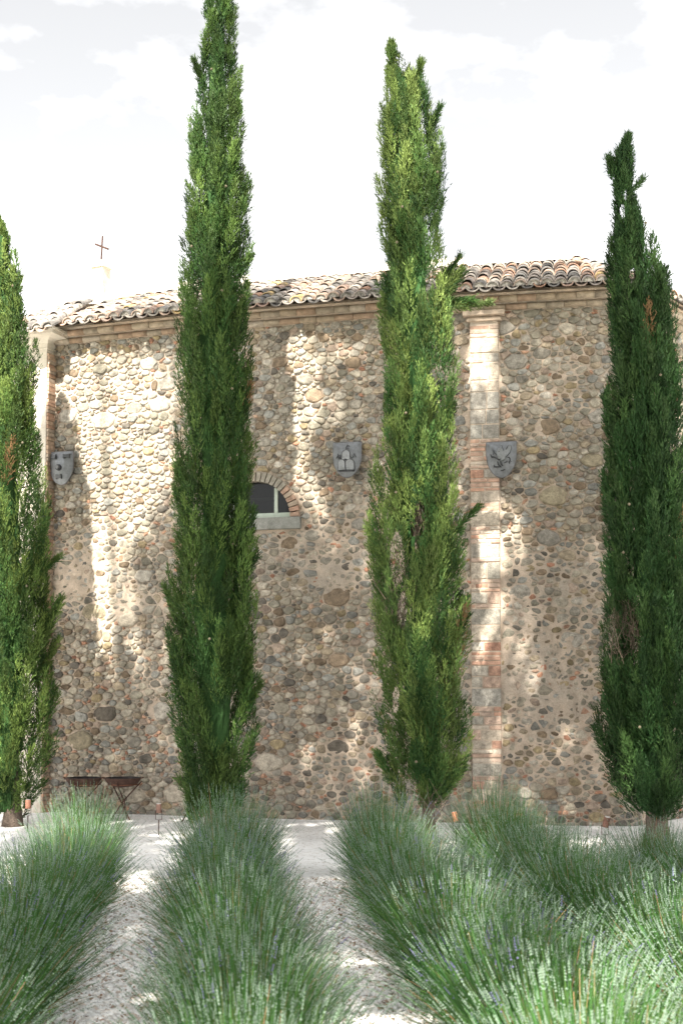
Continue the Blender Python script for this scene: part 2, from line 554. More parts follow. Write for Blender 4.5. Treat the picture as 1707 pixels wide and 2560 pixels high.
PAL = [((.36, .335, .28), 6), ((.31, .295, .26), 6), ((.41, .38, .325), 4), ((.30, .305, .29), 3.5), ((.345, .295, .225), 3), ((.23, .18, .13), 1.6),
       ((.155, .145, .13), 1.2), ((.37, .30, .25), 1.6), ((.25, .24, .20), 3), ((.32, .265, .17), 1.0), ((.46, .435, .39), 1.5)]
PALW = [p[1] for p in PAL]
REDS = [(.38, .215, .15), (.41, .26, .19), (.34, .185, .13), (.43, .31, .24)]
stones = []
for i, (x, y, r, kind, c) in enumerate(sites):
    s = x * AN
    if PX0 - .02 < s < PX1 + .02 or s > S1 - .05:
        continue
    if math.hypot(s - WX, y - WZ) < WRO + r * .5 and y > WZ - .1: continue
    if abs(s - WX) < WRO + .05 and WZ - .22 < y <= WZ: continue
    R = r * 2.3 + .02
    poly = [(x - R, y - R), (x + R, y - R), (x + R, y + R), (x - R, y + R)]
    gx, gy = int(x // .2), int(y // .2)
    for a in range(gx - 2, gx + 3):
        for b in range(gy - 2, gy + 3):
            for k in grid.get((a, b), ()):
                if k == i: continue
                q = sites[k]
                dx, dy = q[0] - x, q[1] - y
                D = math.hypot(dx, dy)
                if D > R + q[2] * 2.2: continue
                m = (D * D + r * r - q[2] * q[2]) / (2 * D)
                ux, uy = dx / D, dy / D
                poly = clip(poly, ux, uy, x * ux + y * uy + m)
                if len(poly) < 3: break
            if len(poly) < 3: break
        if len(poly) < 3: break
    if len(poly) < 3: continue
    poly = clip(poly, 0, 1, ZT - .01); poly = clip(poly, 0, -1, -.01) if len(poly) > 2 else poly
    if len(poly) < 3: continue
    if s < PX0: poly = clip(poly, 1, 0, (PX0 - .012) / AN)
    elif s > PX1: poly = clip(poly, -1, 0, -(PX1 + .012) / AN)
    if len(poly) >= 3 and s > LPX: poly = clip(poly, -1, 0, -(LPX + .012) / AN)
    if len(poly) < 3: continue
    cxp = sum(p[0] for p in poly) / len(poly); cyp = sum(p[1] for p in poly) / len(poly)
    # where the old render smears over the stones they show less
    sm = smear(s, y)
    gap = (.003 + .016 * sm * random.random() + .004 * random.random()) if kind == 'stone' else .003
    n = 15 if r > .07 else (11 if r > .045 else (9 if r > .028 else 6))
    P = resample(poly, n, random.choices((0, 1, 2), (.35, .5, .15))[0])
    cen = P.mean(0)
    P = cen + (P - cen) * max(.5, 1 - gap / max(r, .02))
    an = np.arctan2(P[:, 1] - cen[1], P[:, 0] - cen[0])
    lowf = np.array([noise.noise((math.cos(t) * 1.1 + i * 3.7, math.sin(t) * 1.1, i * .61)) for t in an])
    P = cen + (P - cen) * (1 + .20 * lowf[:, None] + RNG.normal(0, .045, (n, 1)))
    P[:, 0] *= AN
    if y > WZ - .1:                                  # keep clear of the arch
        dv = P - np.array([WX, WZ]); dl = np.hypot(dv[:, 0], dv[:, 1])
        bad = dl < WRO + .012
        P[bad] = np.array([WX, WZ]) + dv[bad] / dl[bad][:, None] * (WRO + .012)
    cen = P.mean(0)
    if c is None:
        if kind == 'chip' and random.random() < (.50 if y < 1.6 else .26):
            c = random.choice(REDS)
        else:
            c = random.choices(PAL, PALW)[0][0]; c = tuple(.92 * (.98 * v + .02 * m) for v, m in zip(c, (.34, .315, .265)))
            if y < 5 and random.random() < .18: c = tuple(v * .72 for v in c)
    k = random.uniform(.72, 1.16)
    c = (c[0] * k * 1.03, c[1] * k * .985, c[2] * k * .925)
    h = (random.uniform(.008, .024) if kind == 'stone' else random.uniform(.008, .02)) * (1 - .55 * sm)
    stones.append((P, cen, h, c))

def stone_mesh(P, cen, h, c):
    mb = MB(); n = len(P)
    flat = random.uniform(.62, .86)
    tilt = RNG.normal(0, .10, 2)
    sm = smear(*cen)
    rings = [(1.03, -.022 + .010 * sm), (.965, h * (.72 - .25 * sm)), (flat, h)]
    vs = []
    for sc, d in rings:
        for p in P:
            q = cen + (p - cen) * sc
            dd = d + (((q - cen) @ tilt) * .8 + noise.noise((q[0] * 14, q[1] * 14, 2)) * h * .25 if d > 0 else 0)
            vs.append(wp(q[0], q[1], dd))
    vs.append(wp(cen[0], cen[1], h * 1.05))
    fs = []
    for r_ in range(2):
        for k in range(n):
            q = (k + 1) % n
            fs.append((r_ * n + k, r_ * n + q, (r_ + 1) * n + q, (r_ + 1) * n + k))
    for k in range(n):
        fs.append((2 * n + k, 2 * n + (k + 1) % n, 3 * n))
    mc = (.46, .385, .31)
    e = [tuple(np.array(c) * (.75 - .5 * sm) + np.array(mc) * (.25 + .5 * sm))] * n
    mb.add(vs, fs, e + [c] * (2 * n + 1))
    return mb

def area_px(P):
    q = np.array([wp(p[0], p[1]) for p in P]); X, Y_ = proj(q)
    a = .5 * abs(np.dot(X, np.roll(Y_, 1)) - np.dot(Y_, np.roll(X, 1)))
    return 0 if behind_tree(X.mean(), Y_.mean()) else a
order = sorted(range(len(stones)), key=lambda i: -area_px(stones[i][0]))
rest = MB()
for rank, i in enumerate(order):
    mb = stone_mesh(*stones[i])
    if rank < 300:
        part(mb, 'stone', M_STONE, wall, smooth=True)
    else:
        rest.merge(mb)
tag(part(rest, 'small_stones', M_STONE, wall, smooth=True), kind='stuff')

# --- brick and stone pilaster right of the middle
CAPZ = wall_hit(1212, 806)[2]
pil = MB()
def wbox(mb, s0, s1, z0, z1, o0, o1, c):
    vs = []
    for z in (z0, z1):
        for o in (o0, o1):
            vs += [wp(s0, z, o), wp(s1, z, o)]
    mb.add(vs, [(0, 1, 3, 2), (4, 6, 7, 5), (2, 3, 7, 6), (0, 4, 5, 1), (0, 2, 6, 4), (1, 5, 7, 3)], c)
wbox(pil, PX0, PX1, -.1, CAPZ, -.05, .052, (.5, .42, .34))
pilaster = part(pil, 'pilaster', M_MORTAR)
z = .02
PWD = PX1 - PX0
stone_c = [(.40, .35, .28), (.34, .315, .265), (.42, .36, .285), (.30, .285, .25)]
while z < CAPZ - .05:
    q = random.random()
    hi = z > 4.6
    if q < (.40 if hi else .20):
        h = random.uniform(.13, .27)
        cuts = [0, 1] if random.random() < .6 else [0, random.uniform(.35, .65), 1]
        cs = [random.choice(stone_c) for _ in cuts]
        nm = 'block'
    elif q < (.5 if hi else .36):
        h = random.uniform(.12, .17); k = random.uniform(.3, .7); cuts = [0, k, 1]
        cs = [random.choice(stone_c), random.choice(REDS)]; nm = 'block'
        if random.random() < .5: cs = cs[::-1]
    else:
        h = random.uniform(.05, .068); k = random.uniform(.25, .75)
        cuts = [0, k, 1] if random.random() < .6 else ([0, k * .5, .5 + k * .4, 1] if random.random() < .6 else [0, 1])
        cs = [random.choice([(.43, .255, .18), (.41, .235, .165), (.45, .32, .245), (.42, .31, .245), (.44, .38, .31)]) for _ in cuts]; nm = 'brick'
    h = min(h, CAPZ - .004 - z)
    for a, b, c in zip(cuts, cuts[1:], cs):
        k = random.uniform(.85, 1.15)
        mb = MB(); e = .006
        sa, sb = PX0 - .004 + a * (PWD + .008) + (e if a else 0), PX0 - .004 + b * (PWD + .008) - (e if b < 1 else 0)
        o = .054 + random.uniform(0, .020)
        jz = random.uniform(.001, .009); ww_ = random.uniform(.05, .45) if hi else random.uniform(0, .25)
        c = tuple(v * k * (1 - ww_) + m * ww_ for v, m in zip(c, (.46, .38, .31)))
        wbox(mb, sa, sb, z + jz, z + h - random.uniform(.001, .008), -.02, o, c)
        part(mb, nm, M_BRICK if nm == 'brick' else M_STONE, pilaster, bevel=.009)
    z += h + .006
for z0, z1, o, ex in ((CAPZ, CAPZ + .055, .10, .05), (CAPZ + .055, CAPZ + .075, .07, .02), (CAPZ + .075, CAPZ + .15, .16, .10)):
    mb = MB(); wbox(mb, PX0 - ex, PX1 + ex, z0, z1 - .003, -.02, o, (.50, .40, .31))
    part(mb, 'capital_band', M_BRICK, pilaster, bevel=.012)

# --- plastered corner pilaster with deep moulded capital, far left
sL = LPX - .45
def lp(a, b, z):
    p = plan(sL) + tang(sL) * a + nrm(sL) * b
    return (p[0], p[1], z)
def loft(mb, rings, a0, a1, c=(1, 1, 1)):
    """rings (z, outset): a block on the wall growing outwards with its outset"""
    vs = []
    for z, o in rings:
        vs += [lp(a0 - o, -.1, z), lp(a0 - o, .20 + o, z), lp(a1 + o, .20 + o, z), lp(a1 + o, -.1, z)]
    fs = []
    for i in range(len(rings) - 1):
        for k in range(3):
            fs.append((i * 4 + k, i * 4 + k + 1, i * 4 + k + 5, i * 4 + k + 4))
    fs.append((0, 3, 2, 1)); m = (len(rings) - 1) * 4; fs.append((m, m + 1, m + 2, m + 3))
    mb.add(vs, fs, c)
zc0 = at(110, 884, W(sL) - .2)[2]
g = MB(); loft(g, [(-.1, 0), (zc0, 0)], -.45, .45)
lpil = part(g, 'corner_pilaster', M_PLASTER)
g = MB(); loft(g, [(zc0, .012), (zc0 + .035, .012), (zc0 + .04, .03), (zc0 + .06, .03), (zc0 + .065, .02), (zc0 + .13, .035), (zc0 + .17, .07), (zc0 + .195, .13), (zc0 + .205, .22), (zc0 + .21, .29), (zc0 + .26, .30), (zc0 + .265, .33), (zc0 + .30, .335)], -.45, .45)
part(g, 'capital', M_PLASTER, lpil)
z = .02
while z < zc0 - .06:
    h = random.uniform(.04, .07)
    mb = MB()
    o = lp(.452, -.05, z); p1 = lp(.452, .19 + random.uniform(-.01, .008), z); p2 = lp(.452 + random.uniform(.025, .045), -.05, z)
    mb.box(o, np.subtract(p1, o), np.subtract(p2, o), (0, 0, h), random.choice([(.42, .27, .19), (.46, .33, .24), (.40, .32, .25)]))
    part(mb, 'brick', M_BRICK, lpil)
    z += h + .008

# --- cornice: two courses of rounded bricks under the eaves
cor = MB()
vs = []; cs_ = np.arange(LPX - .1, 8.2, .2)
prof = [(-.05, ZT - .03), (.02, ZT - .03), (.03, ZT + .06), (.09, ZT + .07), (.10, ZT + .16), (.2, ZT + .17), (.2, ZT + .20), (-.05, ZT + .20)]
for s in cs_:
    for o, z in prof: vs.append(wp(s, z, o))
m_ = len(prof)
cor.add(vs, [(i * m_ + k, (i + 1) * m_ + k, (i + 1) * m_ + k + 1, i * m_ + k + 1) for i in range(len(cs_) - 1) for k in range(m_ - 1)])
cornice = part(cor, 'cornice', M_MORTAR)
def torus_piece(s0, s1, o, z, r, c):
    mb = MB(); vs = []; n = 7
    for s in (s0, (s0 + s1) / 2, s1):
        for k in range(n):
            t = -math.pi * .55 + math.pi * 1.1 * k / (n - 1)
            vs.append(wp(s, z + r * math.sin(t), o + r * math.cos(t)))
    fs = [(i * n + k, (i + 1) * n + k, (i + 1) * n + k + 1, i * n + k + 1) for i in (0, 1) for k in range(n - 1)]
    fs += [tuple(range(n)), tuple(range(2 * n, 3 * n))[::-1]]
    mb.add(vs, fs, c); return mb
for o, z, r in ((.055, ZT + .018, .045), (.15, ZT + .118, .052)):
    s = LPX + .02
    while s < 7.6:
        L = random.uniform(.22, .32)
        c = random.choice([(.34, .27, .195), (.38, .31, .23), (.33, .235, .165), (.40, .34, .27), (.30, .25, .19)])
        part(torus_piece(s + .003, s + L - .003, o + random.uniform(-.006, .006), z, r, c), 'cornice_brick', M_BRICK, cornice, smooth=True)
        s += L

# --- roof: curved tiles in columns
AL = math.radians(27); RUN = 1.95; EZ = ZT + .20; EO = .37; PITCH = .192
delta = math.acos(np.clip(np.dot(tang(XC - .3), tang(XC + .3)), -1, 1))
def roof_pt(s, run, lift=0., side=0.):
    n = nrm(s); t = tang(s)
    eo = EO + (.26 if s < LPX + .32 else 0)
    p = plan(s) + n * (eo - run * math.cos(AL)) + t * side
    zz_ = EZ + run * math.sin(AL) + lift - (.13 if s < LPX + .32 else 0) * max(0, 1 - run)
    return np.array([p[0], p[1], zz_])
def run_limit(s):
    lim = RUN
    if s <= XC: lim = min(lim, (XC + .25 - s) / math.tan(delta / 2) / math.cos(AL))
    else: lim = min(lim, (s - XC + .25) / math.tan(delta / 2) / math.cos(AL))
    lim = min(lim, (s + 5.75) / math.cos(AL) * 1.0)
    return max(.25, lim)
SE = [s for s in np.arange(-5.5, 8.0, PITCH)]
g = MB(); vs = []
for s in SE:
    L = run_limit(s)
    vs += [roof_pt(s, .05, -.03), roof_pt(s, L * .5, -.03), roof_pt(s, L, -.03)]
g.add(vs, [(i * 3 + k, i * 3 + 3 + k, i * 3 + 4 + k, i * 3 + 1 + k) for i in range(len(SE) - 1) for k in (0, 1)])
roof = part(g, 'roof', M_MORTAR)
TC = [((.42, .31, .24), 3), ((.38, .34, .295), 4), ((.31, .265, .235), 4), ((.42, .25, .17), 1.6), ((.20, .185, .17), 2), ((.41, .37, .325), 2.4), ((.56, .40, .18), .5), ((.48, .33, .26), 1.6), ((.20, .19, .18), 1.2)]
tiles = []
def tile_mesh(s, run, cover, first, c):
    mb = MB(); n = 8
    L = .40; w0, w1 = (.098, .080) if cover else (.092, .078)
    h0, h1 = (.092, .074) if cover else (-.066, -.05)
    yaw = random.gauss(0, .03); lift = random.gauss(0, .006)
    th = .014
    side0 = random.gauss(0, .006)
    vs = []
    for e, (w, h) in enumerate(((w0, h0), (w1, h1))):
        rr = run + L * e
        for lay in (0, 1):
            for k in range(n + 1):
                t = math.pi * k / n
                ww = w - lay * th; hh = h - lay * th * (1 if cover else -1)
                base = .035 + lift - e * .026 if cover else .055 + lift - e * .026
                vs.append(roof_pt(s, rr, base + hh * math.sin(t), side0 + math.cos(t) * ww + yaw * L * e))
    m = n + 1
    fs = []
    for k in range(n):
        fs.append((k, k + 1, 2 * m + k + 1, 2 * m + k))
        fs.append((m + k + 1, m + k, 3 * m + k, 3 * m + k + 1))
        fs.append((k + 1, k, m + k, m + k + 1))
    fs.append((0, 2 * m, 3 * m, m)); fs.append((n, m + n, 3 * m + n, 2 * m + n))
    cc = [c] * len(vs)
    mb.add(vs, fs, cc)
    if first and cover:                              # mortar plug in the mouth of the eaves tile
        q = [np.array(v) for v in vs[m:2 * m]]
        q = [v + (roof_pt(s, run + .03) - roof_pt(s, run)) for v in q]
        mb.add(q, [tuple(range(m))], (.46, .43, .38))
    return mb
for s in SE:
    lim = run_limit(s)
    for cover in (0, 1):
        s_ = s + (PITCH / 2 if cover else 0)
        r = -.02 if cover else -.05
        k = 0
        while r < lim - .12:
            c = random.choices([t[0] for t in TC], [t[1] for t in TC])[0]
            f = random.uniform(.85, 1.15)
            c = tuple(min(.8, v * f * .88) for v in c)
            p = roof_pt(s_, r + .2, .05); px, py = proj(p)
            vis = 0 if behind_tree(px, py) else (F / p[1]) ** 2 * (1.3 if cover else .5) * (1.6 if k == 0 else 1)
            tiles.append((vis + random.random() * .01, s_, r, cover, k == 0, c))
            r += .255 + random.gauss(0, .006); k += 1
tiles.sort(key=lambda t: -t[0])
rest = MB()
for i, (v, s_, r, cover, first, c) in enumerate(tiles):
    mb = tile_mesh(s_, r, cover, first, c)
    if i < 300: part(mb, 'roof_tile', M_TILE, roof, smooth=False)
    else: rest.merge(mb)
tag(part(rest, 'hidden_roof_tiles', M_TILE, roof), kind='stuff')
# ridge: rough mortar band and back slope
g = MB(); vs = []
for s in SE:
    L = run_limit(s)
    if L < RUN - .01: continue
    j = .02 * noise.noise((s * 3, 0, 4))
    vs += [roof_pt(s, L - .12, .10 + j), roof_pt(s, L + .02, .17 + j), roof_pt(s, L + .25, .18 + j * .5), roof_pt(s, L + .30, -.2)]
m = len(vs) // 4
g.add(vs, [(i * 4 + k, i * 4 + 4 + k, i * 4 + 5 + k, i * 4 + 1 + k) for i in range(m - 1) for k in range(3)])
part(g, 'ridge', M_PLASTER, roof, smooth=False)
g = MB(); vs = []
for s in SE:
    L = min(run_limit(s), RUN) + .1
    a = roof_pt(s, L, .0); vs += [a, (a[0] - .8, a[1] + 5, a[2] - .9)]
g.add(vs, [(i * 2, i * 2 + 2, i * 2 + 3, i * 2 + 1) for i in range(len(SE) - 1)])
part(g, 'back_slope', M_PLASTER, roof)
# hip covered with a line of tiles on the right
r = .1
hp0 = roof_pt(XC, -.05, .03)
hdir = None
lim_s = XC + .25 - RUN * math.cos(AL) * math.tan(delta / 2)
hp1 = roof_pt(lim_s, RUN, .045)
hd = Vector(hp1 - hp0); HL = hd.length; hd.normalize()
side = hd.cross(Vector((0, 0, 1))).normalized(); upv = side.cross(hd)
while r < HL:
    mb = MB(); n = 8; vs = []
    for e, (w, h) in enumerate(((.12, .10), (.10, .085))):
        o = Vector(hp0) + hd * (r + .42 * e) + upv * (-.02 * e)
        for k in range(n + 1):
            t = math.pi * k / n
            vs.append(o + side * math.cos(t) * w + upv * math.sin(t) * h)
    mb.add(vs, [(k, k + 1, n + 2 + k, n + 1 + k) for k in range(n)], random.choice(TC)[0])
    part(mb, 'hip_tile', M_TILE, roof)
    r += .28

# --- bell-less pier with iron cross on the ridge
cp = at(253, 690, 22.3)
g = MB()
def rotbox(mb, c, hx, hy, z0, z1, ang, t0=1.0, t1=1.0, colr=(1, 1, 1)):
    ca, sa = math.cos(ang), math.sin(ang)
    vs = []
    for z, t in ((z0, t0), (z1, t1)):
        for x, y in ((-hx, -hy), (hx, -hy), (hx, hy), (-hx, hy)):
            x, y = x * t, y * t
            vs.append((c[0] + x * ca - y * sa, c[1] + x * sa + y * ca, z))
    mb.add(vs, [(0, 3, 2, 1), (4, 5, 6, 7), (0, 1, 5, 4), (1, 2, 6, 5), (2, 3, 7, 6), (3, 0, 4, 7)], colr)
zb, zk, zt_, zx = at(253, 735, 22.3)[2], at(253, 672, 22.3)[2], at(253, 652, 22.3)[2], at(253, 590, 22.3)[2]
AN1 = math.radians(-24)
rotbox(g, cp, .118, .118, zb - .6, zk, AN1)
rotbox(g, cp, .19, .19, zb - .6, zb + .04, AN1)
pier = part(g, 'ridge_pier', M_PLASTER)
g = MB(); rotbox(g, cp, .15, .15, zk, zk + .03, AN1); rotbox(g, cp, .14, .14, zk + .03, zt_, AN1, 1, .3)
part(g, 'pier_cap', M_PLASTER, pier)
g = MB(); g.tube([(cp[0], cp[1], zt_ - .03), (cp[0] + .02, cp[1], zx)], .016, 6, (.07, .04, .032))
zc_ = zt_ + (zx - zt_) * .56
d_ = np.array([math.cos(AN1), math.sin(AN1), 0]) * .14
q_ = np.array([cp[0] + .011, cp[1], zc_])
g.tube([q_ - d_ * 1.0 + np.array([0, 0, .07]), q_ + d_ * 1.0 - np.array([0, 0, .06])], .018, 6, (.07, .04, .032))
part(g, 'iron_cross', M_RUST, pier)

# --- half-round window
g = MB()
n = 30; vs = []
for o in (.005, -.42):
    for k in range(n + 1):
        t = math.pi * k / n
        vs.append(wp(WX + math.cos(t) * (WR + .012), WZ + math.sin(t) * (WR + .012), o))
g.add(vs, [(k, k + 1, n + 2 + k, n + 1 + k) for k in range(n)])
g.add([wp(WX - WR - .1, WZ - .02, 0), wp(WX + WR + .1, WZ - .02, 0), wp(WX + WR + .1, WZ - .02, -.42), wp(WX - WR - .1, WZ - .02, -.42)], [(0, 1, 2, 3)])
window = part(g, 'window', M_MORTAR)
nb = 25
for k in range(nb):
    t0 = math.pi * k / nb + .012; t1 = math.pi * (k + 1) / nb - .012
    mb = MB(); vs = []
    ro = WRO + random.uniform(-.012, .006); o = .03 + random.uniform(0, .015)
    for oo in (-.2, o):
        for t, r_ in ((t0, WR), (t1, WR), (t1, ro), (t0, ro)):
            vs.append(wp(WX + math.cos(t) * r_, WZ + math.sin(t) * r_, oo))
    up_ = math.sin((t0 + t1) / 2)
    c = random.choice([(.36, .31, .25), (.30, .27, .22), (.40, .34, .27)]) if up_ > .72 else random.choice([(.38, .24, .175), (.40, .27, .20), (.38, .30, .23)])
    mb.add(vs, [(0, 3, 2, 1), (4, 5, 6, 7), (0, 1, 5, 4), (1, 2, 6, 5), (2, 3, 7, 6), (3, 0, 4, 7)], c)
    part(mb, 'arch_brick', M_BRICK, window, bevel=.006)
g = MB(); wbox(g, WX - WRO - .02, WX + WRO + .02, WZ - .185, WZ - .004, -.15, .085, (1, 1, 1))
part(g, 'sill', M_SILL, window, bevel=.01)
FO = -.12
def fbar(mb, s0, z0, s1, z1, o0=FO, o1=FO + .045): wbox(mb, s0, s1, z0, z1, o0, o1, (1, 1, 1))
g = MB(); fbar(g, WX - WR, WZ, WX + WR, WZ + .085)
part(g, 'bottom_rail', M_PAINT, window, bevel=.004)
mz = wall_hit(686, 1240)[0] - WX
for m_x in (mz, -mz):
    g = MB(); fbar(g, WX + m_x - .028, WZ + .086, WX + m_x + .028, WZ + math.sqrt(WR ** 2 - mz ** 2) - .005, FO - .002, FO + .04)
    part(g, 'mullion', M_PAINT, window, bevel=.004)
def pane(s0, s1):
    pts = [(s0, WZ + .07)]; pts.append((s1, WZ + .07))
    for k in range(9):
        s = s1 + (s0 - s1) * k / 8
        pts.append((s, WZ + math.sqrt(max(0, (WR + .005) ** 2 - (s - WX) ** 2))))
    g = MB(); g.add([wp(s, z, FO + .012) for s, z in pts], [tuple(range(len(pts)))])
    return part(g, 'pane', M_GLASS, window)
pane(WX - WR, WX - mz); pane(WX - mz, WX + mz); pane(WX + mz, WX + WR)
g = MB(); fbar(g, WX - mz - .2, WZ + .30, WX + mz - .04, WZ + .345, FO - .10, FO - .07)
part(g, 'inner_bar', M_PAINT, window)
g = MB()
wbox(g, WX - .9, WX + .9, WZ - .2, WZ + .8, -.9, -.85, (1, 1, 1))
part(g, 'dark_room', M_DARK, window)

# ================================================================== SHIELDS
def shield(px, py, wpx, vb, label, emblem, knee=.45, tilt=0.0, lean=.06):
    p = wall_hit(px, py)                       # middle of the top edge
    s = p[0]
    wm = wpx / F * p[1]
    n3 = np.array([*nrm(s), 0]); t3 = np.array([*tang(s), 0]); u3 = np.array([0, 0, 1.0])
    ca, sa = math.cos(tilt), math.sin(tilt)
    t3, n3 = t3 * ca + n3 * sa, n3 * ca - t3 * sa
    org = np.array(p) + n3 * .10
    root = empty('heraldic_shield', tuple(org))
    tag(root, label, 'shield', 'metal shields hung on the church wall')
    def bulge(u, v):
        vv = (v - vb * .45) / (vb * .62)
        return max(0, 1 - (u / .55) ** 2) * max(0, 1 - vv * vv * .8)
    def P(u, v, d=0.0):
        q = t3 * (u * wm) - u3 * (v * wm) + n3 * (.20 * wm * bulge(u, v) + d * wm - v * lean * wm)
        return tuple(q)
    out = []
    N = 14
    def hw(v): return .5 if v < knee else .5 * math.sqrt(max(0, 1 - ((v - knee) / (vb - knee)) ** 1.9))
    vsamp = list(np.linspace(0, knee, 5)) + list(knee + (vb - knee) * np.sin(np.linspace(0, math.pi / 2, N))[1:])
    R_ = [(hw(v), v) for v in vsamp]; L_ = [(-hw(v), v) for v in vsamp[:-1]][::-1]
    ring = R_ + L_
    m = len(ring); cen = (0, vb * .45)
    g = MB(); vs = [P(u, v, -.07) for u, v in ring]
    for sc, dd in ((1.0, 0), (.96, .006), (.7, 0), (.4, 0)):
        vs += [P(cen[0] + (u - cen[0]) * sc, cen[1] + (v - cen[1]) * sc, dd) for u, v in ring]
    vs.append(P(*cen)); fs = []
    for r_ in range(4):
        for k in range(m):
            q = (k + 1) % m
            fs.append((r_ * m + k, (r_ + 1) * m + k, (r_ + 1) * m + q, r_ * m + q))
    for k in range(m): fs.append((4 * m + k, 5 * m, 4 * m + (k + 1) % m))
    fs.append(tuple(range(m)))
    g.add(vs, fs, (.21, .22, .232))
    g.build('plate', M_ZINC, root, smooth=False)
    g = MB(); g.tube([P(u, v, -.01) for u, v in ring + ring[:1]], .018 * wm, 5, (.16, .15, .15), caps=False)
    g.build('rim', M_ZINC, root)
    def prism(pts, d0, d1, c, name):
        g = MB(); k = len(pts); cu = sum(p[0] for p in pts) / k; cv = sum(p[1] for p in pts) / k
        vs = [P(u, v, d0) for u, v in pts] + [P(cu + (u - cu) * .9, cv + (v - cv) * .9, d1 + .02) for u, v in pts]
        g.add(vs, [(i, (i + 1) % k, k + (i + 1) % k, k + i) for i in range(k)] + [tuple(range(k, 2 * k))], c)
        return g.build(name, M_ZINC, root)
    def rib(pts, w, c, name):
        g = MB(); g.tube([P(u, v, .035) for u, v in pts], [w * wm * (1 if 0 < i < len(pts) - 1 else .7) for i in range(len(pts))], 6, c)
        return g.build(name, M_ZINC, root)
    emblem(prism, rib, P, root, wm)
    return root

DKZ = (.045, .047, .05)
def emblem_spools(prism, rib, P, root, wm):
    pass
    for x, y in ((400, 560), (985, 550), (645, 1345)):
        u, v = (x - 695) / 1030, (y - 345) / 1030
        w, h = .13, .092
        pts = [(u - w, v - h), (u - w * .5, v - h * .72), (u, v - h * .62), (u + w * .5, v - h * .72), (u + w, v - h), (u + w, v + h), (u + w * .5, v + h * .72), (u, v + h * .62), (u - w * .5, v + h * .72), (u - w, v + h)]
        prism(pts, -.02, .055, (.10, .105, .11), 'spool')
    u, v = (655 - 695) / 1030, (990 - 345) / 1030
    circ = lambda r: [(u + r * math.cos(t), v + r * math.sin(t)) for t in np.linspace(0, 2 * math.pi, 18, endpoint=False)]
    prism(circ(.125), -.02, .05, DKZ, 'boss')
    prism(circ(.075), .05, .10, (.16, .165, .17), 'boss_knob')
def emblem_mounts(prism, rib, P, root, wm):
    U = lambda x, y: ((x - 815) / 1140, (y - 300) / 1140)
    def dome(x0, x1, yt, yb, d, c):
        cx, rx = (x0 + x1) / 2, (x1 - x0) / 2
        pts = [U(x0, yb)] + [U(cx - rx * math.cos(t), yt + (rx * 1.0) * (1 - math.sin(t))) for t in np.linspace(0, math.pi, 13)] + [U(x1, yb)]
        prism(pts, -.02, d, c, 'mount')
        rib(pts[:], .011, DKZ, 'outline')
    dome(640, 985, 640, 1040, .03, (.22, .23, .24)); dome(475, 785, 1010, 1440, .055, (.25, .262, .275)); dome(800, 1140, 1010, 1440, .055, (.25, .262, .275))
    prism([U(470, 1442), U(1150, 1442), U(1110, 1478), U(510, 1478)], -.02, .05, (.07, .072, .075), 'ledge')
    for pts in ([(400, 950), (450, 875), (600, 965), (740, 1050)], [(470, 770), (495, 850), (450, 875)], [(590, 830), (585, 940), (500, 985)],
                [(1000, 900), (1030, 980), (1090, 925)], [(1090, 925), (1135, 780), (1200, 935)], [(820, 650), (815, 570), (880, 390)],
                [(840, 500), (900, 480), (960, 500)], [(815, 570), (930, 570)], [(760, 990), (800, 1010), (840, 990)]):
        rib([U(*p) for p in pts], .018, DKZ, 'sprig')
def emblem_griffin(prism, rib, P, root, wm):
    U = lambda x, y: ((x - 727) / 995, (y - 230) / 995)
    body = [(640, 460), (760, 440), (840, 560), (900, 620), (930, 740), (860, 860), (760, 900), (650, 830), (610, 700), (600, 560)]
    prism([U(*p) for p in body], -.02, .03, (.25, .26, .265), 'body')
    wing = [(800, 650), (860, 500), (960, 370), (1060, 380), (1085, 480), (1030, 620), (930, 750), (850, 800)]
    prism([U(*p) for p in wing], -.02, .035, (.22, .23, .235), 'wing')
    for pts, w in (([(460, 490), (500, 590), (560, 630), (600, 700)], .014), ([(540, 510), (530, 560), (500, 590)], .01), ([(470, 680), (500, 600)], .01),
                   ([(385, 650), (440, 760), (470, 730), (620, 800)], .02), ([(655, 520), (690, 515)], .017), ([(655, 585), (715, 572)], .018),
                   ([(665, 395), (680, 470)], .01), ([(735, 370), (742, 405)], .012), ([(795, 380), (778, 460)], .011), ([(825, 480), (832, 600), (810, 690)], .01),
                   ([(985, 380), (940, 460), (900, 530)], .026), ([(1055, 390), (1080, 480), (1030, 620), (920, 750), (810, 830)], .015),
                   ([(620, 835), (690, 845), (745, 815)], .028), ([(950, 780), (1000, 775), (1035, 830), (1030, 890), (990, 910), (1015, 985)], .018), ([(1080, 905), (1020, 935)], .012),
                   ([(620, 900), (650, 1010), (740, 1080), (610, 1080), (500, 1060), (510, 1000)], .022), ([(710, 900), (750, 990), (795, 1050)], .026),
                   ([(710, 1185), (780, 1200), (860, 1150)], .02), ([(835, 955), (930, 920), (935, 880)], .018)):
        rib([U(*p) for p in pts], w, DKZ, 'limb')
shield(164, 1132, 66, 1.27, 'metal shield with three spool shapes and a round boss, by the left corner pilaster', emblem_spools, .52, 0, .05)
shield(872, 1109, 73, 1.22, 'metal shield with three domed hills and leafy sprigs, beside the lunette window', emblem_mounts, .48, 0, .03)
shield(1255, 1108, 76, 1.18, 'metal shield with a rampant griffin, overlapping the brick pilaster', emblem_griffin, .38, .10, .10)

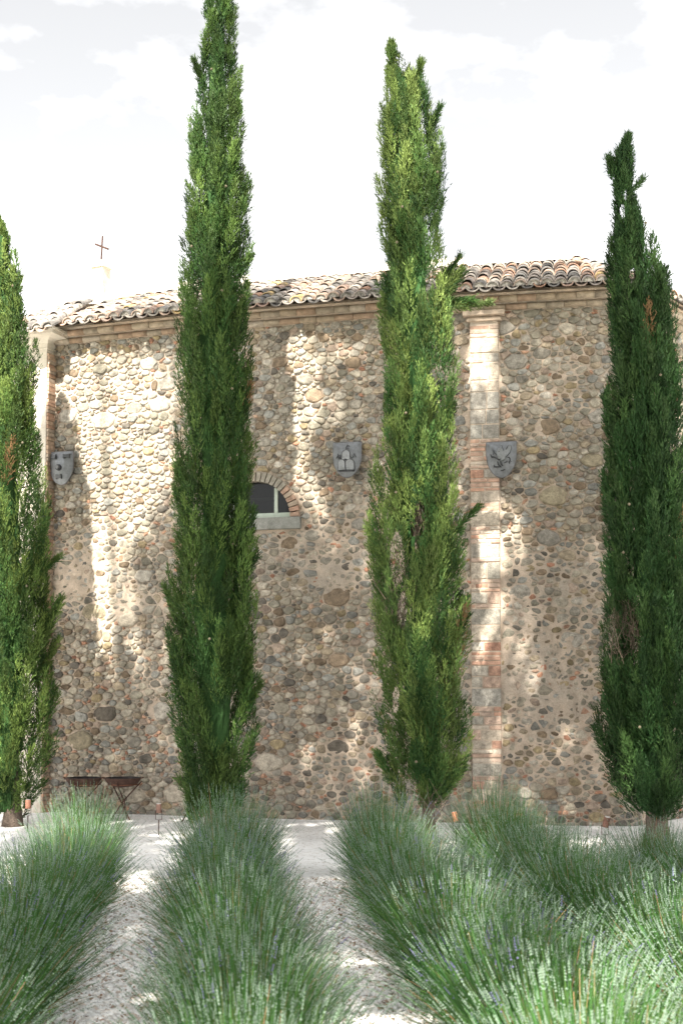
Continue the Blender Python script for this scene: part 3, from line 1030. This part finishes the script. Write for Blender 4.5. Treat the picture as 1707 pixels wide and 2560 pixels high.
# ================================================================== CYPRESSES
def cypress(key, label, nl, base_c, light_c, holes=(), tufts=(), twigs=(), seed=1, pale=.25):
    T = TREES[key]; rg = np.random.default_rng(seed); Y = T['Y']
    zt, zb0 = T['z'][-1], T['z'][0]
    tx = at(T['trunk'] * K, 2060, Y)[0]
    root = empty('cypress_tree', (tx, Y, 0))
    tag(root, label, 'cypress', 'tall cypresses in front of the church')
    cz = lambda z: np.interp(z, T['z'], T['c'])
    wz = lambda z: np.interp(z, T['z'], T['w'])
    # trunk
    g = MB(); pts = []; rad = []
    top = zb0 + (zt - zb0) * .8
    for k in range(9):
        z = -.1 + (top + .1) * (k / 8) ** 1.4
        x = tx + (cz(z) - tx) * min(1, max(0, z / 3)) if z > zb0 else tx
        pts.append((x - tx, .02 * math.sin(k * 2), z)); rad.append(T['tw'] * (1.3 if k == 0 else .92) * (1 - .85 * (k / 8)))
    g.tube(pts, rad, 13, (.13, .10, .08))
    g.build('trunk', M_BARK, root, smooth=True)
    # inner dry twigs: a lumpy core
    nz, na = 46, 18
    core = MB(); vs = []; keep = []
    for i in range(nz + 1):
        z = zb0 + .1 + (zt - zb0 - .35) * i / nz
        for k in range(na):
            t = 2 * math.pi * k / na
            r = wz(z) * (.33 + .10 * noise.noise((math.cos(t) * 2, math.sin(t) * 2 + seed, z * 2.2)) + rg.uniform(-.07, .07))
            vs.append((cz(z) + r * math.cos(t) - tx, r * math.sin(t), z))
    fs = []
    for i in range(nz):
        for k in range(na):
            a, b = i * na + k, i * na + (k + 1) % na
            c = np.mean([vs[a], vs[b], vs[a + na], vs[b + na]], axis=0) + np.array([tx, Y, 0])
            px, py = proj(c)
            if any(((px - h[0]) / (h[2] + 14)) ** 2 + ((py - h[1]) / (h[3] + 14)) ** 2 < 1 for h in holes): continue
            fs.append((a, b, b + na, a + na))
    core.add(vs, fs, base_c)
    # lobes of upright sprays
    zz_ = np.linspace(zb0, zt, 400); pw = np.maximum(wz(zz_), .05); pw /= pw.sum()
    z0 = rg.choice(zz_, nl, p=pw) - rg.uniform(0, .25, nl)
    z0 = np.clip(z0, zb0, zt - .15)
    L = rg.uniform(.42, 1.0, nl) * np.clip(wz(z0) / .5, .55, 1.1)
    z1 = np.minimum(z0 + L, zt)
    ph = rg.uniform(0, 2 * np.pi, nl); ph1 = ph + rg.normal(0, .12, nl)
    r0 = wz(z0) * rg.uniform(.45, .80, nl); r1 = wz(z1) * (.99 - .38 * rg.random(nl) ** 1.7)
    mod = np.array([.84 + .42 * noise.noise((math.cos(a) * 1.6 + seed, math.sin(a) * 1.6, b * 1.05)) for a, b in zip(ph, (z0 + z1) / 2)])
    mod = np.clip(mod + .20, .92, 1.09); r0 *= mod; r1 *= mod
    inn = rg.random(nl) < .24
    r0[inn] *= .7; r1[inn] *= .68
    A = np.stack([cz(z0) + r0 * np.cos(ph), Y + r0 * np.sin(ph), z0], 1)
    B = np.stack([cz(z1) + r1 * np.cos(ph1), Y + r1 * np.sin(ph1), z1], 1)
    rl = np.clip(wz((z0 + z1) / 2) * .26, .04, .125) * rg.uniform(.7, 1.15, nl)
    lc = rg.random(nl)
    if len(tufts):
        ta, tb, tr = [], [], []
        for x0, y0, x1, y1, r, cnt in tufts:
            for _ in range(cnt):
                a = at(x0 + rg.normal(0, r * 60), y0 + rg.normal(0, r * 60), Y + rg.normal(0, .1)); b = at(x1 + rg.normal(0, r * 60), y1 + rg.normal(0, r * 60), Y + rg.normal(0, .1))
                a[0] += (float(cz(a[2])) - a[0]) * .38; a[2] -= .12
                ta.append(a); tb.append(b); tr.append(r * .8)
        A = np.r_[A, ta]; B = np.r_[B, tb]; rl = np.r_[rl, tr]; lc = np.r_[lc, rg.random(len(tr))]
        nl = len(A)
    ax = B - A; ln = np.linalg.norm(ax, axis=1); ax = ax / ln[:, None]
    nspr = 86; nlf = 6
    idx = np.repeat(np.arange(nl), nspr)
    t = rg.random(len(idx)) ** .85
    e1 = np.cross(ax, np.array([.3, .9, .1])); e1 /= np.linalg.norm(e1, axis=1)[:, None]; e2 = np.cross(ax, e1)
    psi = rg.uniform(0, 2 * np.pi, len(idx))
    rad = e1[idx] * np.cos(psi)[:, None] + e2[idx] * np.sin(psi)[:, None]
    prof = np.sqrt(np.clip(1 - t, 0, 1)) * (.55 + .45 * np.minimum(1, t * 4))
    base = A[idx] + ax[idx] * (t * ln[idx])[:, None] + rad * (rl[idx] * prof * rg.uniform(.25, .85, len(idx)))[:, None]
    sd = ax[idx] * 1.1 + rad * (.70 * (1 - t * .6))[:, None] + rg.normal(0, .20, (len(idx), 3))
    sd /= np.linalg.norm(sd, axis=1)[:, None]
    # fan of flat scaly twigs on every spray
    j = np.repeat(np.arange(len(idx)), nlf)
    along = np.tile(np.linspace(0, .8, nlf), len(idx)) * rg.uniform(.07, .13, len(j))
    d = sd[j] + rg.normal(0, .26, (len(j), 3)); d /= np.linalg.norm(d, axis=1)[:, None]
    p = base[j] + sd[j] * along[:, None]
    lf = rg.uniform(.027, .056, len(j)); wd = rg.uniform(.0045, .0080, len(j))
    wv = np.cross(d, rg.normal(0, 1, (len(j), 3))); wv /= np.linalg.norm(wv, axis=1)[:, None]
    V = np.stack([p + wv * wd[:, None], p + d * lf[:, None], p - wv * wd[:, None]], 1)
    mixv = np.clip(pale * 1.7 * lc[idx][j] ** 1.6 + .35 * (t[j] - .4) * rg.random(len(j)) + rg.normal(0, .10, len(j)), 0, 1)
    C = np.array(base_c) * (1 - mixv)[:, None] + np.array(light_c) * mixv[:, None]
    C *= rg.uniform(.8, 1.2, (len(j), 1)) * rg.uniform(.6, 1.45, nl)[idx][j][:, None]  # lobe tones spread wide to imitate sunlit plumes and dark pockets between
    brown = rg.random(nl) < .004; brown[-max(1, len(tufts) * 6):] = False
    C[brown[idx][j]] = np.array((.22, .13, .06))
    if holes:
        px, py = proj(V[:, 0])
        keepm = np.ones(len(V), bool)
        for hx, hy, rx, ry, full in holes:
            inside = ((px - hx) / rx) ** 2 + ((py - hy) / ry) ** 2 < rg.uniform(.7, 1.15, len(px))
            if not full: inside &= V[:, 0, 1] < Y
            inside &= rg.random(len(px)) < .93
            keepm &= ~inside
        V, C = V[keepm], C[keepm]
    V = V - np.array([tx, Y, 0])
    quads_mesh('crown', V, C, M_LEAF, root, n=3)
    core.build('inner_foliage', M_TWIG, root)
    # dead bare twigs
    if twigs:
        for x0, y0, rx, ry, cnt in twigs:
            g = MB()
            for _ in range(cnt):
                yy = Y - rg.uniform(-.1, .28)
                a = at(x0 + rg.uniform(-rx, rx), y0 + rg.uniform(-.3, 1) * ry, yy)
                dd = np.array([rg.normal(0, .35), rg.normal(-.1, .15), 1.0]); dd /= np.linalg.norm(dd)
                l = rg.uniform(.15, .5)
                m1 = a + dd * l * .5 + rg.normal(0, .03, 3); b = a + dd * l + rg.normal(0, .06, 3)
                o = np.array([tx, Y, 0])
                cc = tuple(np.array((.17, .13, .095)) * rg.uniform(.5, 1.3))
                g.tube([a - o, m1 - o, b - o], [.005, .0035, .0015], 4, cc, caps=False)
                for _k in range(2):
                    e = m1 + (rg.normal(0, .10, 3) + np.array([0, 0, .12]))
                    g.tube([m1 - o, e - o], [.0028, .001], 3, cc, caps=False)
            tag(g.build('dead_twigs', M_TWIG, root), kind='stuff')
    # cones
    V_ = []
    g = MB()
    for _ in range(7):
        z = rg.uniform(zb0 + .5, zt - 1); t_ = rg.uniform(-2.6, -.5)
        r = wz(z) * .98
        c = (cz(z) + r * math.cos(t_) - tx, r * math.sin(t_), z)
        g.lathe(c, [(.002, -.02), (.017, -.008), (.019, .005), (.002, .02)], 6, tuple(np.array((.15, .13, .085)) * rg.uniform(.7, 1.3)))
    tag(g.build('cones', M_TWIG, root), kind='stuff')
    return root

GB, GL = (.022, .062, .014), (.125, .19, .042)
cypress('t1', 'broad sunlit cypress cut by the left edge of the photo', 560, (.024, .066, .015), (.16, .22, .05), seed=11, pale=.48,  # leaf colour paled to help suggest sun on this crown
        tufts=[(136, 1620, 158, 1500, .10, 5), (128, 1700, 140, 1600, .09, 3), (120, 1420, 150, 1398, .05, 2)])
cypress('t2', 'tallest cypress, its tip cut by the top of the photo, partly hiding the lunette window', 690, GB, GL, seed=22, pale=.36,
        tufts=[(425, 1560, 412, 1470, .07, 3), (462, 2035, 475, 1985, .09, 5), (490, 190, 487, 155, .04, 2), (622, 660, 626, 640, .05, 2), (640, 1430, 640, 1390, .06, 2), (640, 1760, 648, 1715, .07, 3)])
cypress('t3', 'sunlit yellow-green cypress with two tips and a bare twiggy gap, left of the brick pilaster', 640, (.024, .072, .017), (.175, .24, .062), seed=33, pale=.62,  # raised light leaf colour partly stands in for sunshine on the foliage
        holes=[(992, 1400, 20, 80, True), (1005, 1530, 14, 50, True), (1050, 1300, 14, 50, False), (990, 1750, 10, 40, True), (944, 1735, 18, 45, True), (1010, 155, 12, 26, True)],
        tufts=[(1128, 735, 1150, 680, .10, 6), (1140, 735, 1180, 752, .05, 3), (1180, 748, 1218, 756, .03, 2), (1150, 690, 1147, 645, .03, 2), (1165, 1320, 1192, 1268, .025, 2),
               (1090, 330, 1098, 268, .04, 3), (1048, 215, 1052, 160, .05, 3), (930, 1935, 945, 1880, .06, 3), (968, 1990, 975, 1900, .09, 4)],
        twigs=[(1000, 1480, 40, 150, 90), (1050, 1300, 14, 60, 20), (1020, 1620, 25, 60, 25), (1085, 2030, 25, 25, 18)])
cypress('t4', 'dark ragged-tipped cypress at the right with bare twigs showing', 700, (.018, .054, .014), (.07, .125, .034), seed=44, pale=.35,
        holes=[(1560, 1575, 42, 85, False), (1555, 530, 8, 22, True), (1563, 490, 6, 16, True), (1580, 690, 9, 20, True)],
        tufts=[(1530, 425, 1522, 400, .05, 3), (1590, 455, 1608, 448, .018, 1), (1660, 720, 1668, 690, .03, 1)],
        twigs=[(1562, 1590, 36, 80, 60)])
cypress('t5', 'dark cypress cut by the right edge, behind the ragged-tipped one', 360, (.019, .056, .014), (.07, .13, .034), seed=55, pale=.35)

# ================================================================== BRAZIERS
def brazier(px, label):
    Yb = W(at(px, 1950, 19.6)[0]) - .75
    c = at(px, 1944, Yb); zr = c[2]
    root = empty('fire_bowl', (c[0], c[1], 0)); tag(root, label, 'brazier', 'iron fire bowls along the church wall')
    R = .265
    g = MB()
    g.lathe((0, 0, zr), [(R + .012, 0), (R, -.035), (R * .86, -.085), (R * .55, -.13), (.02, -.145)], 26, (.075, .042, .032))
    g.lathe((0, 0, zr), [(.02, -.130), (R * .53, -.115), (R * .82, -.075), (R - .015, -.03), (R - .008, .002), (R + .012, 0)], 26, (.035, .03, .03))
    g.build('bowl', M_RUST, root, smooth=True)
    for sg in (-1, 1):
        g = MB(); pts = [(sg * (R + .005), .05, zr - .012), (sg * (R + .045), .03, zr + .004), (sg * (R + .045), -.03, zr + .004), (sg * (R + .005), -.05, zr - .012)]
        g.tube(pts, .008, 6, (.10, .05, .035)); g.build('handle', M_RUST, root)
    g = MB(); g.tube([(R * .8 * math.cos(t), R * .8 * math.sin(t), zr - .10) for t in np.linspace(0, 2 * math.pi, 21)], .011, 6, (.14, .065, .042), caps=False)
    g.build('ring', M_RUST, root)
    for k in range(3):
        a = math.radians(20 + 120 * k)
        tp = (math.cos(a) * R * 1.08, math.sin(a) * R * 1.08, zr - .06); bt = (-math.cos(a) * R * .75, -math.sin(a) * R * .75, -.02)
        md = (math.cos(a + 1.2) * .03, math.sin(a + 1.2) * .03, zr * .45)
        g = MB(); g.tube([tp, md, bt], .011, 6, (.085, .045, .034)); g.build('leg', M_RUST, root)
brazier(210, 'rusty iron fire bowl nearest the left cypress, on crossed legs')
brazier(308, 'rusty iron fire bowl in the middle of the three, on crossed legs')
brazier(484, 'rusty iron fire bowl almost hidden behind the tallest cypress')

# ================================================================== GARDEN SPOTLIGHTS
def spot(px, py_base, py_top, label, c, tilt=0.0, tilty=0.0, s=1.0):
    r = ray(px, py_base); t = -H / r[2]; X, Yg = r[0] * t, r[1] * t
    zt_ = at(px, py_top, Yg)[2]
    root = empty('garden_spotlight', (X, Yg, 0)); tag(root, label, 'spotlight', 'rust coloured garden spotlights on stakes')
    hl = .115 * s; zl = zt_ - hl
    g = MB(); g.tube([(0, 0, -.15), (0, 0, zl - .10)], .008, 6, (.06, .04, .035)); g.tube([(0, 0, zl - .32), (.03, 0, zl - .32)], .006, 5, (.06, .04, .035))
    g.build('stake', M_RUST, root)
    g = MB(); g.tube([(-.042, 0, zl + .03), (-.042, 0, zl - .09), (.042, 0, zl - .09), (.042, 0, zl + .03)], .006, 6, (.07, .045, .035)); g.build('bracket', M_RUST, root)
    g = MB()
    d = Vector((tilt, tilty, 1)).normalized(); o = Vector((0, 0, zl))
    g.tube([o, o + d * hl, o + d * (hl + .004)], [.036 * s, .036 * s, .033 * s], 16, c); g.build('lamp_housing', M_RUST, root, bevel=.002)
    g = MB(); g.tube([o + d * (hl + .004), o + d * (hl + .010)], [.031 * s] * 2, 16, (.45, .43, .42)); g.build('lens', M_ZINC, root)
spot(397, 2092, 2010, 'brown garden spotlight on a stake at the head of the left gravel path', (.16, .095, .075), .02, -.1)
spot(1140, 2118, 2030, 'terracotta coloured leaning spotlight beside the cypress with two tips', (.52, .22, .13), -.22, .15)
spot(1512, 2120, 2042, 'dark brown tilted spotlight in front of the ragged-tipped cypress', (.15, .08, .06), .22, -.2, 1.1)
spot(70, 2085, 2000, 'terracotta coloured spotlight beside the cypress at the left edge', (.55, .27, .18), 0, 0)

# ================================================================== LAVENDER
def lav_template(seed, N=1250, purple=.03):
    rg = np.random.default_rng(seed)
    fr = np.sqrt(rg.random(N)); a = rg.uniform(0, 2 * np.pi, N)
    out = np.stack([np.cos(a), np.sin(a)], 1)
    b = np.stack([out[:, 0] * fr * .17, out[:, 1] * fr * .17, rg.uniform(.0, .08, N)], 1)
    tilt = np.radians(5 + 40 * fr ** 1.25 + rg.normal(0, 8, N))
    lr = rg.random(N) ** 1.15
    Ls = (.80 - .16 * fr ** 2) * (.48 + .60 * lr)
    d0 = np.stack([out[:, 0] * np.sin(tilt), out[:, 1] * np.sin(tilt), np.cos(tilt)], 1) + rg.normal(0, .08, (N, 3))
    d0 /= np.linalg.norm(d0, axis=1)[:, None]
    bend = np.stack([out[:, 0] * .10, out[:, 1] * .10, -.10 * np.ones(N)], 1) * (fr * rg.uniform(0, 1.1, N) - .25)[:, None]
    def P(t): return b + d0 * (Ls * t)[:, None] + bend * (t * t)
    wv = np.cross(d0, rg.normal(0, 1, (N, 3))); wv /= np.linalg.norm(wv, axis=1)[:, None]
    quads, cols = [], []
    gs = np.array((.052, .142, .034)) * rg.uniform(.7, 1.35, (N, 1)); dead = rg.random(N) < .05; gs[dead] = np.array((.26, .21, .11)); gs[:, 0] *= rg.uniform(.8, 1.5, N)
    ts = [0, .4, .75, 1.0]
    for t0, t1 in zip(ts, ts[1:]):
        w0, w1 = .0021 - .0009 * t0, .0021 - .0009 * t1
        quads.append(np.stack([P(t0) - wv * w0, P(t0) + wv * w0, P(t1) + wv * w1, P(t1) - wv * w1], 1)); cols.append(gs)
    # narrow grey-green leaves near the base
    M = 1500
    fr2 = np.sqrt(rg.random(M)); a2 = rg.uniform(0, 2 * np.pi, M); o2 = np.stack([np.cos(a2), np.sin(a2)], 1)
    hgt = rg.random(M)
    p = np.stack([o2[:, 0] * fr2 * (.16 + .22 * hgt), o2[:, 1] * fr2 * (.16 + .22 * hgt), .02 + .34 * hgt * (1 - .35 * fr2 ** 2)], 1)
    dd = np.stack([o2[:, 0] * fr2, o2[:, 1] * fr2, np.full(M, .9)], 1) + rg.normal(0, .35, (M, 3)); dd /= np.linalg.norm(dd, axis=1)[:, None]
    wl_ = np.cross(dd, rg.normal(0, 1, (M, 3))); wl_ /= np.linalg.norm(wl_, axis=1)[:, None]
    ll = rg.uniform(.05, .10, M)[:, None]; ww = .0045
    quads.append(np.stack([p, p + dd * ll * .5 + wl_ * ww, p + dd * ll, p + dd * ll * .5 - wl_ * ww], 1))
    cols.append(np.array((.026, .090, .030)) * rg.uniform(.7, 1.3, (M, 1)))
    stem = quads_mesh('bush', np.concatenate(quads), np.concatenate(cols), M_LAV)
    # flower spikes: stacked whorls
    tip = P(1.0); td = (P(1.0) - P(.85)); td /= np.linalg.norm(td, axis=1)[:, None]
    e1 = np.cross(td, np.array([.2, .3, .9])); e1 /= np.linalg.norm(e1, axis=1)[:, None]; e2 = np.cross(td, e1)
    sl = rg.uniform(.035, .080, N); nw = 6
    isp = rg.random(N) < purple; has = rg.random(N) < np.where(lr > .45, .52, .06); sl[~has] *= .18
    base_c = np.where(isp[:, None], np.array((.20, .195, .35)), np.array((.20, .275, .20))) * rg.uniform(.75, 1.25, (N, 1))
    tri, tcol = [], []
    for k in range(nw):
        f = k / (nw - 1)
        c0 = tip + td * (sl * (f * 1.0 - (.35 if k == 0 else 0)))[:, None]
        rr = (np.where(has, .0055, .0010) * (1 - .45 * f) * rg.uniform(.8, 1.2, N))[:, None]
        hh = (sl * .105)[:, None]
        off = rg.uniform(0, 1.5)
        ring = [c0 + (e1 * math.cos(off + q * math.pi / 2) + e2 * math.sin(off + q * math.pi / 2)) * rr for q in range(4)]
        tp, bt = c0 + td * hh * 1.1, c0 - td * hh * .6
        for q in range(4):
            tri.append(np.stack([ring[q], ring[(q + 1) % 4], tp], 1)); tcol.append(base_c * (1 + .1 * f))
            tri.append(np.stack([ring[(q + 1) % 4], ring[q], bt], 1)); tcol.append(base_c * .95)
    spk = quads_mesh('flower_spikes', np.concatenate(tri), np.concatenate(tcol), M_LAV, n=3)
    return stem, spk
temps = [lav_template(100 + i, purple=(.006, .015, .006, .05, .13)[i]) for i in range(5)]
used = [False] * 5
def row_x(x0, Y): return x0 - .091 * (Y - 9.4)
rows = [(-2.27, 5.0, 14.0, 1.05, 'wide lavender row at the left, left of both gravel paths'),
        (-.79, 4.8, 14.1, .95, 'lavender row between the two gravel paths'),
        (.72, 4.8, 14.2, 1.12, 'lavender row just right of the right gravel path'),
        (2.02, 5.0, 14.0, 1.22, 'lavender row ending in a tall rounded clump below the brick pilaster'),
        (3.35, 6.2, 13.2, 1.15, 'lavender row at the right edge, in front of the ragged-tipped cypress')]
for ri, (x0, y0, y1, sc, lab) in enumerate(rows):
    root = empty('lavender_row', (row_x(x0, y0), y0, 0)); tag(root, lab, 'lavender', 'rows of lavender on the gravel')
    y = y0
    while y <= y1 + .01:
        k = random.choices(range(5), [4, 4, 4, 2, .8])[0]
        if ri == 2 and (abs(y - 7.2) < .7 or y > 13.2): k = random.choice((3, 4))
        st, sp = temps[k]
        if used[k]:
            a = st.copy(); b = sp.copy(); col.objects.link(a); col.objects.link(b)
        else:
            a, b = st, sp; used[k] = True
        a.parent = root
        a.location = (row_x(x0, y) - row_x(x0, y0) + random.gauss(0, .05), y - y0, .0)
        a.rotation_euler = (0, 0, random.uniform(0, 6.28))
        f = (sc + (.88 - sc) * min(1, max(0, (y - 9) / 3.5))) * random.uniform(.92, 1.06)
        hz = random.uniform(.90, 1.08) * (.95 if ri < 4 else .85)
        if ri < 4 and y > y1 - 1.3: hz *= 1.17
        if ri == 3 and y > 13.2: hz *= 1.12
        a.scale = (f, f, hz)
        b.parent = a; b.location = (0, 0, 0)
        y += random.uniform(.50, .62)
for k in range(5):
    if not used[k]:
        for o in temps[k]: bpy.data.objects.remove(o)

# ================================================================== PEBBLES ON THE NEAR PATHS
def pebbles():
    n = 30000; rg = np.random.default_rng(5)
    Yp = 6.4 + (13.5 - 6.4) * rg.random(n) ** 1.25
    which = rg.random(n)
    x0 = np.where(which < .5, -1.53, -.04)
    Xp = x0 - .091 * (Yp - 9.4) + rg.uniform(-.62, .62, n)
    r = rg.uniform(.009, .022, n)
    rot = rg.uniform(0, 2 * np.pi, n)
    oct_ = np.array([[1, 0, 0], [0, 1, 0], [-1, 0, 0], [0, -1, 0], [0, 0, 1], [0, 0, -1]], float)
    v = oct_[None] * (r[:, None] * rg.uniform(.6, 1.3, (n, 6)))[:, :, None]
    v[:, :, 0] *= 1.25; v[:, :, 2] *= .65
    ca, sa = np.cos(rot), np.sin(rot)
    x = v[:, :, 0] * ca[:, None] - v[:, :, 1] * sa[:, None]; y = v[:, :, 0] * sa[:, None] + v[:, :, 1] * ca[:, None]
    tl = rg.normal(0, .5, (n, 1))
    z = v[:, :, 2] + x * tl * .6
    zb = np.array([.024 + .018 * noise.noise((a * .9, b * .9, 0)) for a, b in zip(Xp, Yp)])
    v = np.stack([x + Xp[:, None], y + Yp[:, None], z + (zb + r * .25)[:, None]], 2)
    f = np.array([[0, 1, 4], [1, 2, 4], [2, 3, 4], [3, 0, 4], [1, 0, 5], [2, 1, 5], [3, 2, 5], [0, 3, 5]])
    tri = v[:, f].reshape(-1, 3, 3)
    pal = np.array([(.88, .87, .86), (.84, .83, .82), (.84, .80, .76), (.64, .61, .58), (.34, .25, .19), (.60, .50, .43)])
    c = pal[rg.choice(6, n, p=[.27, .22, .18, .19, .05, .09])] * rg.uniform(.88, 1.08, (n, 1))
    o = quads_mesh('gravel_chips', tri, np.repeat(c, 8, 0), M_PEBBLE, gravel, n=3)
    tag(o, kind='stuff')
    # dry leaf litter along the beds
    m = 2600
    Yl = 6.4 + 7 * rg.random(m); x0 = rg.choice([-1.53, -.04], m); sd = np.clip(rg.normal(.30, .14, m), 0, .6) * rg.choice([-1, 1], m)
    Xl = x0 - .091 * (Yl - 9.4) + sd
    c0 = np.stack([Xl, Yl, np.full(m, .047)], 1)
    a = rg.normal(0, 1, (m, 3)); a[:, 2] *= .3; a /= np.linalg.norm(a, axis=1)[:, None]
    b = np.cross(a, np.array([0, 0, 1.0]) + rg.normal(0, .3, (m, 3)))
    l = rg.uniform(.008, .022, m)[:, None]
    V = np.stack([c0 - a * l, c0 + b * l * .4, c0 + a * l, c0 - b * l * .4], 1)
    o = quads_mesh('leaf_litter', V, np.array([(.17, .10, .06)]) * rg.uniform(.5, 1.7, (m, 1)), M_TWIG, gravel)
    tag(o, kind='stuff')
pebbles()

# ================================================================== TALL PLANE TREES BEHIND AND BESIDE THE VIEWER: they throw the dappled shade
LIT_WALL = [  # gaps in the shade on the wall, photo pixels: cx, cy, rx, ry
    (80, 1000, 55, 300), (240, 940, 110, 110), (330, 1120, 120, 140), (285, 1350, 60, 200), (300, 1560, 50, 140), (340, 1010, 100, 150), (350, 1250, 80, 90), (330, 1350, 60, 50), (355, 1630, 40, 60), (385, 1725, 55, 45), (345, 1480, 40, 50),
    (750, 940, 65, 150), (735, 1080, 40, 60), (790, 1230, 75, 85), (720, 1180, 40, 60), (690, 1350, 30, 30),
    (1215, 900, 55, 120), (1245, 1330, 60, 120), (1235, 1480, 45, 190), (1310, 1330, 60, 75), (1300, 1560, 55, 70), (1300, 1980, 70, 70), (1230, 1950, 40, 90), (1480, 1420, 40, 90), (1450, 1270, 30, 30), (1340, 1720, 40, 70), (1400, 1850, 60, 40), (830, 860, 40, 30), (850, 1000, 30, 40), (640, 1480, 30, 60), (800, 1560, 35, 30),
    (878, 1662, 38, 50), (868, 1860, 40, 95), (728, 1808, 28, 40), (1130, 850, 25, 60)]
LIT_TREE = {'t1': [(0, 1200, 130, 900)], 't2': [(540, 200, 130, 420), (450, 900, 40, 500), (540, 640, 60, 180), (640, 1760, 30, 60)],
            't3': [(1050, 420, 110, 250), (1070, 850, 110, 400), (1090, 1250, 80, 240), (1120, 1700, 60, 190), (1060, 1750, 50, 130)], 't4': [(1690, 1080, 40, 120), (1600, 640, 50, 120)], 't5': []}
LIT_GROUND = [(110, 2100, 230, 34), (1130, 2110, 150, 36), (1620, 2450, 190, 190), (1480, 2560, 130, 90), (870, 2040, 60, 20)]
def inside(px, py, L): return any(((px - a) / c) ** 2 + ((py - b) / d) ** 2 < 1 for a, b, c, d in L)

def canopy_keep(p):
    px, py = proj(p)
    if p[1] > .3 and -120 < px < 1830 and py > -150: return False        # stay clear of the view
    # follow the sunbeam down to the wall
    t = (p[1] - W(0)) / S[1]
    for _ in range(3):
        q = p - S * t
        t = (p[1] - W(float(np.clip(q[0], -6, 5)))) / S[1]
    q = p - S * t
    if q[2] > 8.0:
        return random.random() < (.0 if q[0] < -2.2 else .45)
    for k, T in TREES.items():
        tt = (p[1] - T['Y']) / S[1]; e = p - S * tt
        if e[2] > 0 and abs(e[0] - np.interp(e[2], T['z'], T['c'])) < np.interp(e[2], T['z'], T['w']) + .1:
            if inside(*proj(e), LIT_TREE[k]): return False
    if q[2] > 0:
        return not inside(*proj(q), LIT_WALL)
    tg = (p[2] - .5) / S[2]; e = p - S * tg
    if e[1] < 4: return True
    return not inside(*proj(e), LIT_GROUND)

def plane_tree(x, y, crowns, label, seed, ncl):
    rg = np.random.default_rng(seed)
    root = empty('plane_tree', (x, y, 0)); tag(root, label, 'tree', 'tall trees standing behind the viewer')
    g = MB(); top = max(c[2] for c in crowns)
    g.tube([(0, 0, -.2), (.1, 0, top * .3), (.0, .15, top * .6), (0, 0, top)], [.48, .36, .28, .10], 12, (.30, .26, .20))
    for cx, cy, cz, r, rz in crowns:
        for k in range(7):
            a = rg.uniform(0, 6.28); zz0 = top * rg.uniform(.45, .8)
            g.tube([(0, 0, zz0), ((cx - x) * .6 + r * .3 * math.cos(a), (cy - y) * .6 + r * .3 * math.sin(a), (zz0 + cz) / 2 + .6), (cx - x + r * .75 * math.cos(a), cy - y + r * .75 * math.sin(a), cz + rg.uniform(-.3, .5) * rz)], [.16, .09, .03], 7, (.30, .26, .20))
    g.build('trunk', M_BARK, root, smooth=True)
    P = []
    for cx, cy, cz, r, rz in crowns:
        for _ in range(ncl):
            u = rg.normal(0, 1, 3); u /= np.linalg.norm(u); u *= rg.random() ** (1 / 2.6)
            p = np.array([cx, cy, cz]) + u * np.array([r, r, rz])
            if p[2] < 6.5: continue
            if canopy_keep(p): P.append(p)
    P = np.array(P); k = 26
    idx = np.repeat(np.arange(len(P)), k); n = len(idx)
    c = P[idx] + rg.normal(0, .17, (n, 3))
    d = rg.normal(0, 1, (n, 3)); d[:, 2] -= .5; d /= np.linalg.norm(d, axis=1)[:, None]
    w = np.cross(d, rg.normal(0, 1, (n, 3))); w /= np.linalg.norm(w, axis=1)[:, None]
    l = rg.uniform(.12, .20, n)[:, None]
    V = np.stack([c, c + d * l * .45 + w * l * .42, c + d * l, c + d * l * .45 - w * l * .42], 1) - np.array([x, y, 0])
    C = np.array([(.06, .10, .03)]) * rg.uniform(.7, 1.4, (n, 1))
    quads_mesh('crown', V, C, M_BROAD, root)
plane_tree(-7.4, 2.5, [(-7.0, 3.5, 17.5, 3.6, 4.6), (-6.2, 4.2, 20.5, 3.0, 3.4)], 'tall leafy tree standing outside the photo, to the left', 201, 470)
plane_tree(-2.9, 3.6, [(-2.4, 4.4, 17.5, 3.8, 4.6), (-1.4, 4.6, 20.5, 3.2, 3.4), (.6, 4.2, 18, 2.8, 4.0)], 'tall leafy tree standing outside the photo, left of the viewer', 202, 450)
plane_tree(-4.6, -4.5, [(-3.6, -2.2, 12.5, 3.6, 3.8), (-4.4, -1.0, 15, 3.4, 3.2)], 'leafy tree standing behind the viewer, to the left', 203, 380)
plane_tree(2.4, -5.0, [(1.2, -2.4, 12.5, 3.6, 3.8), (.4, -.6, 15.2, 3.4, 3.2)], 'leafy tree standing behind the viewer, to the right', 204, 380)
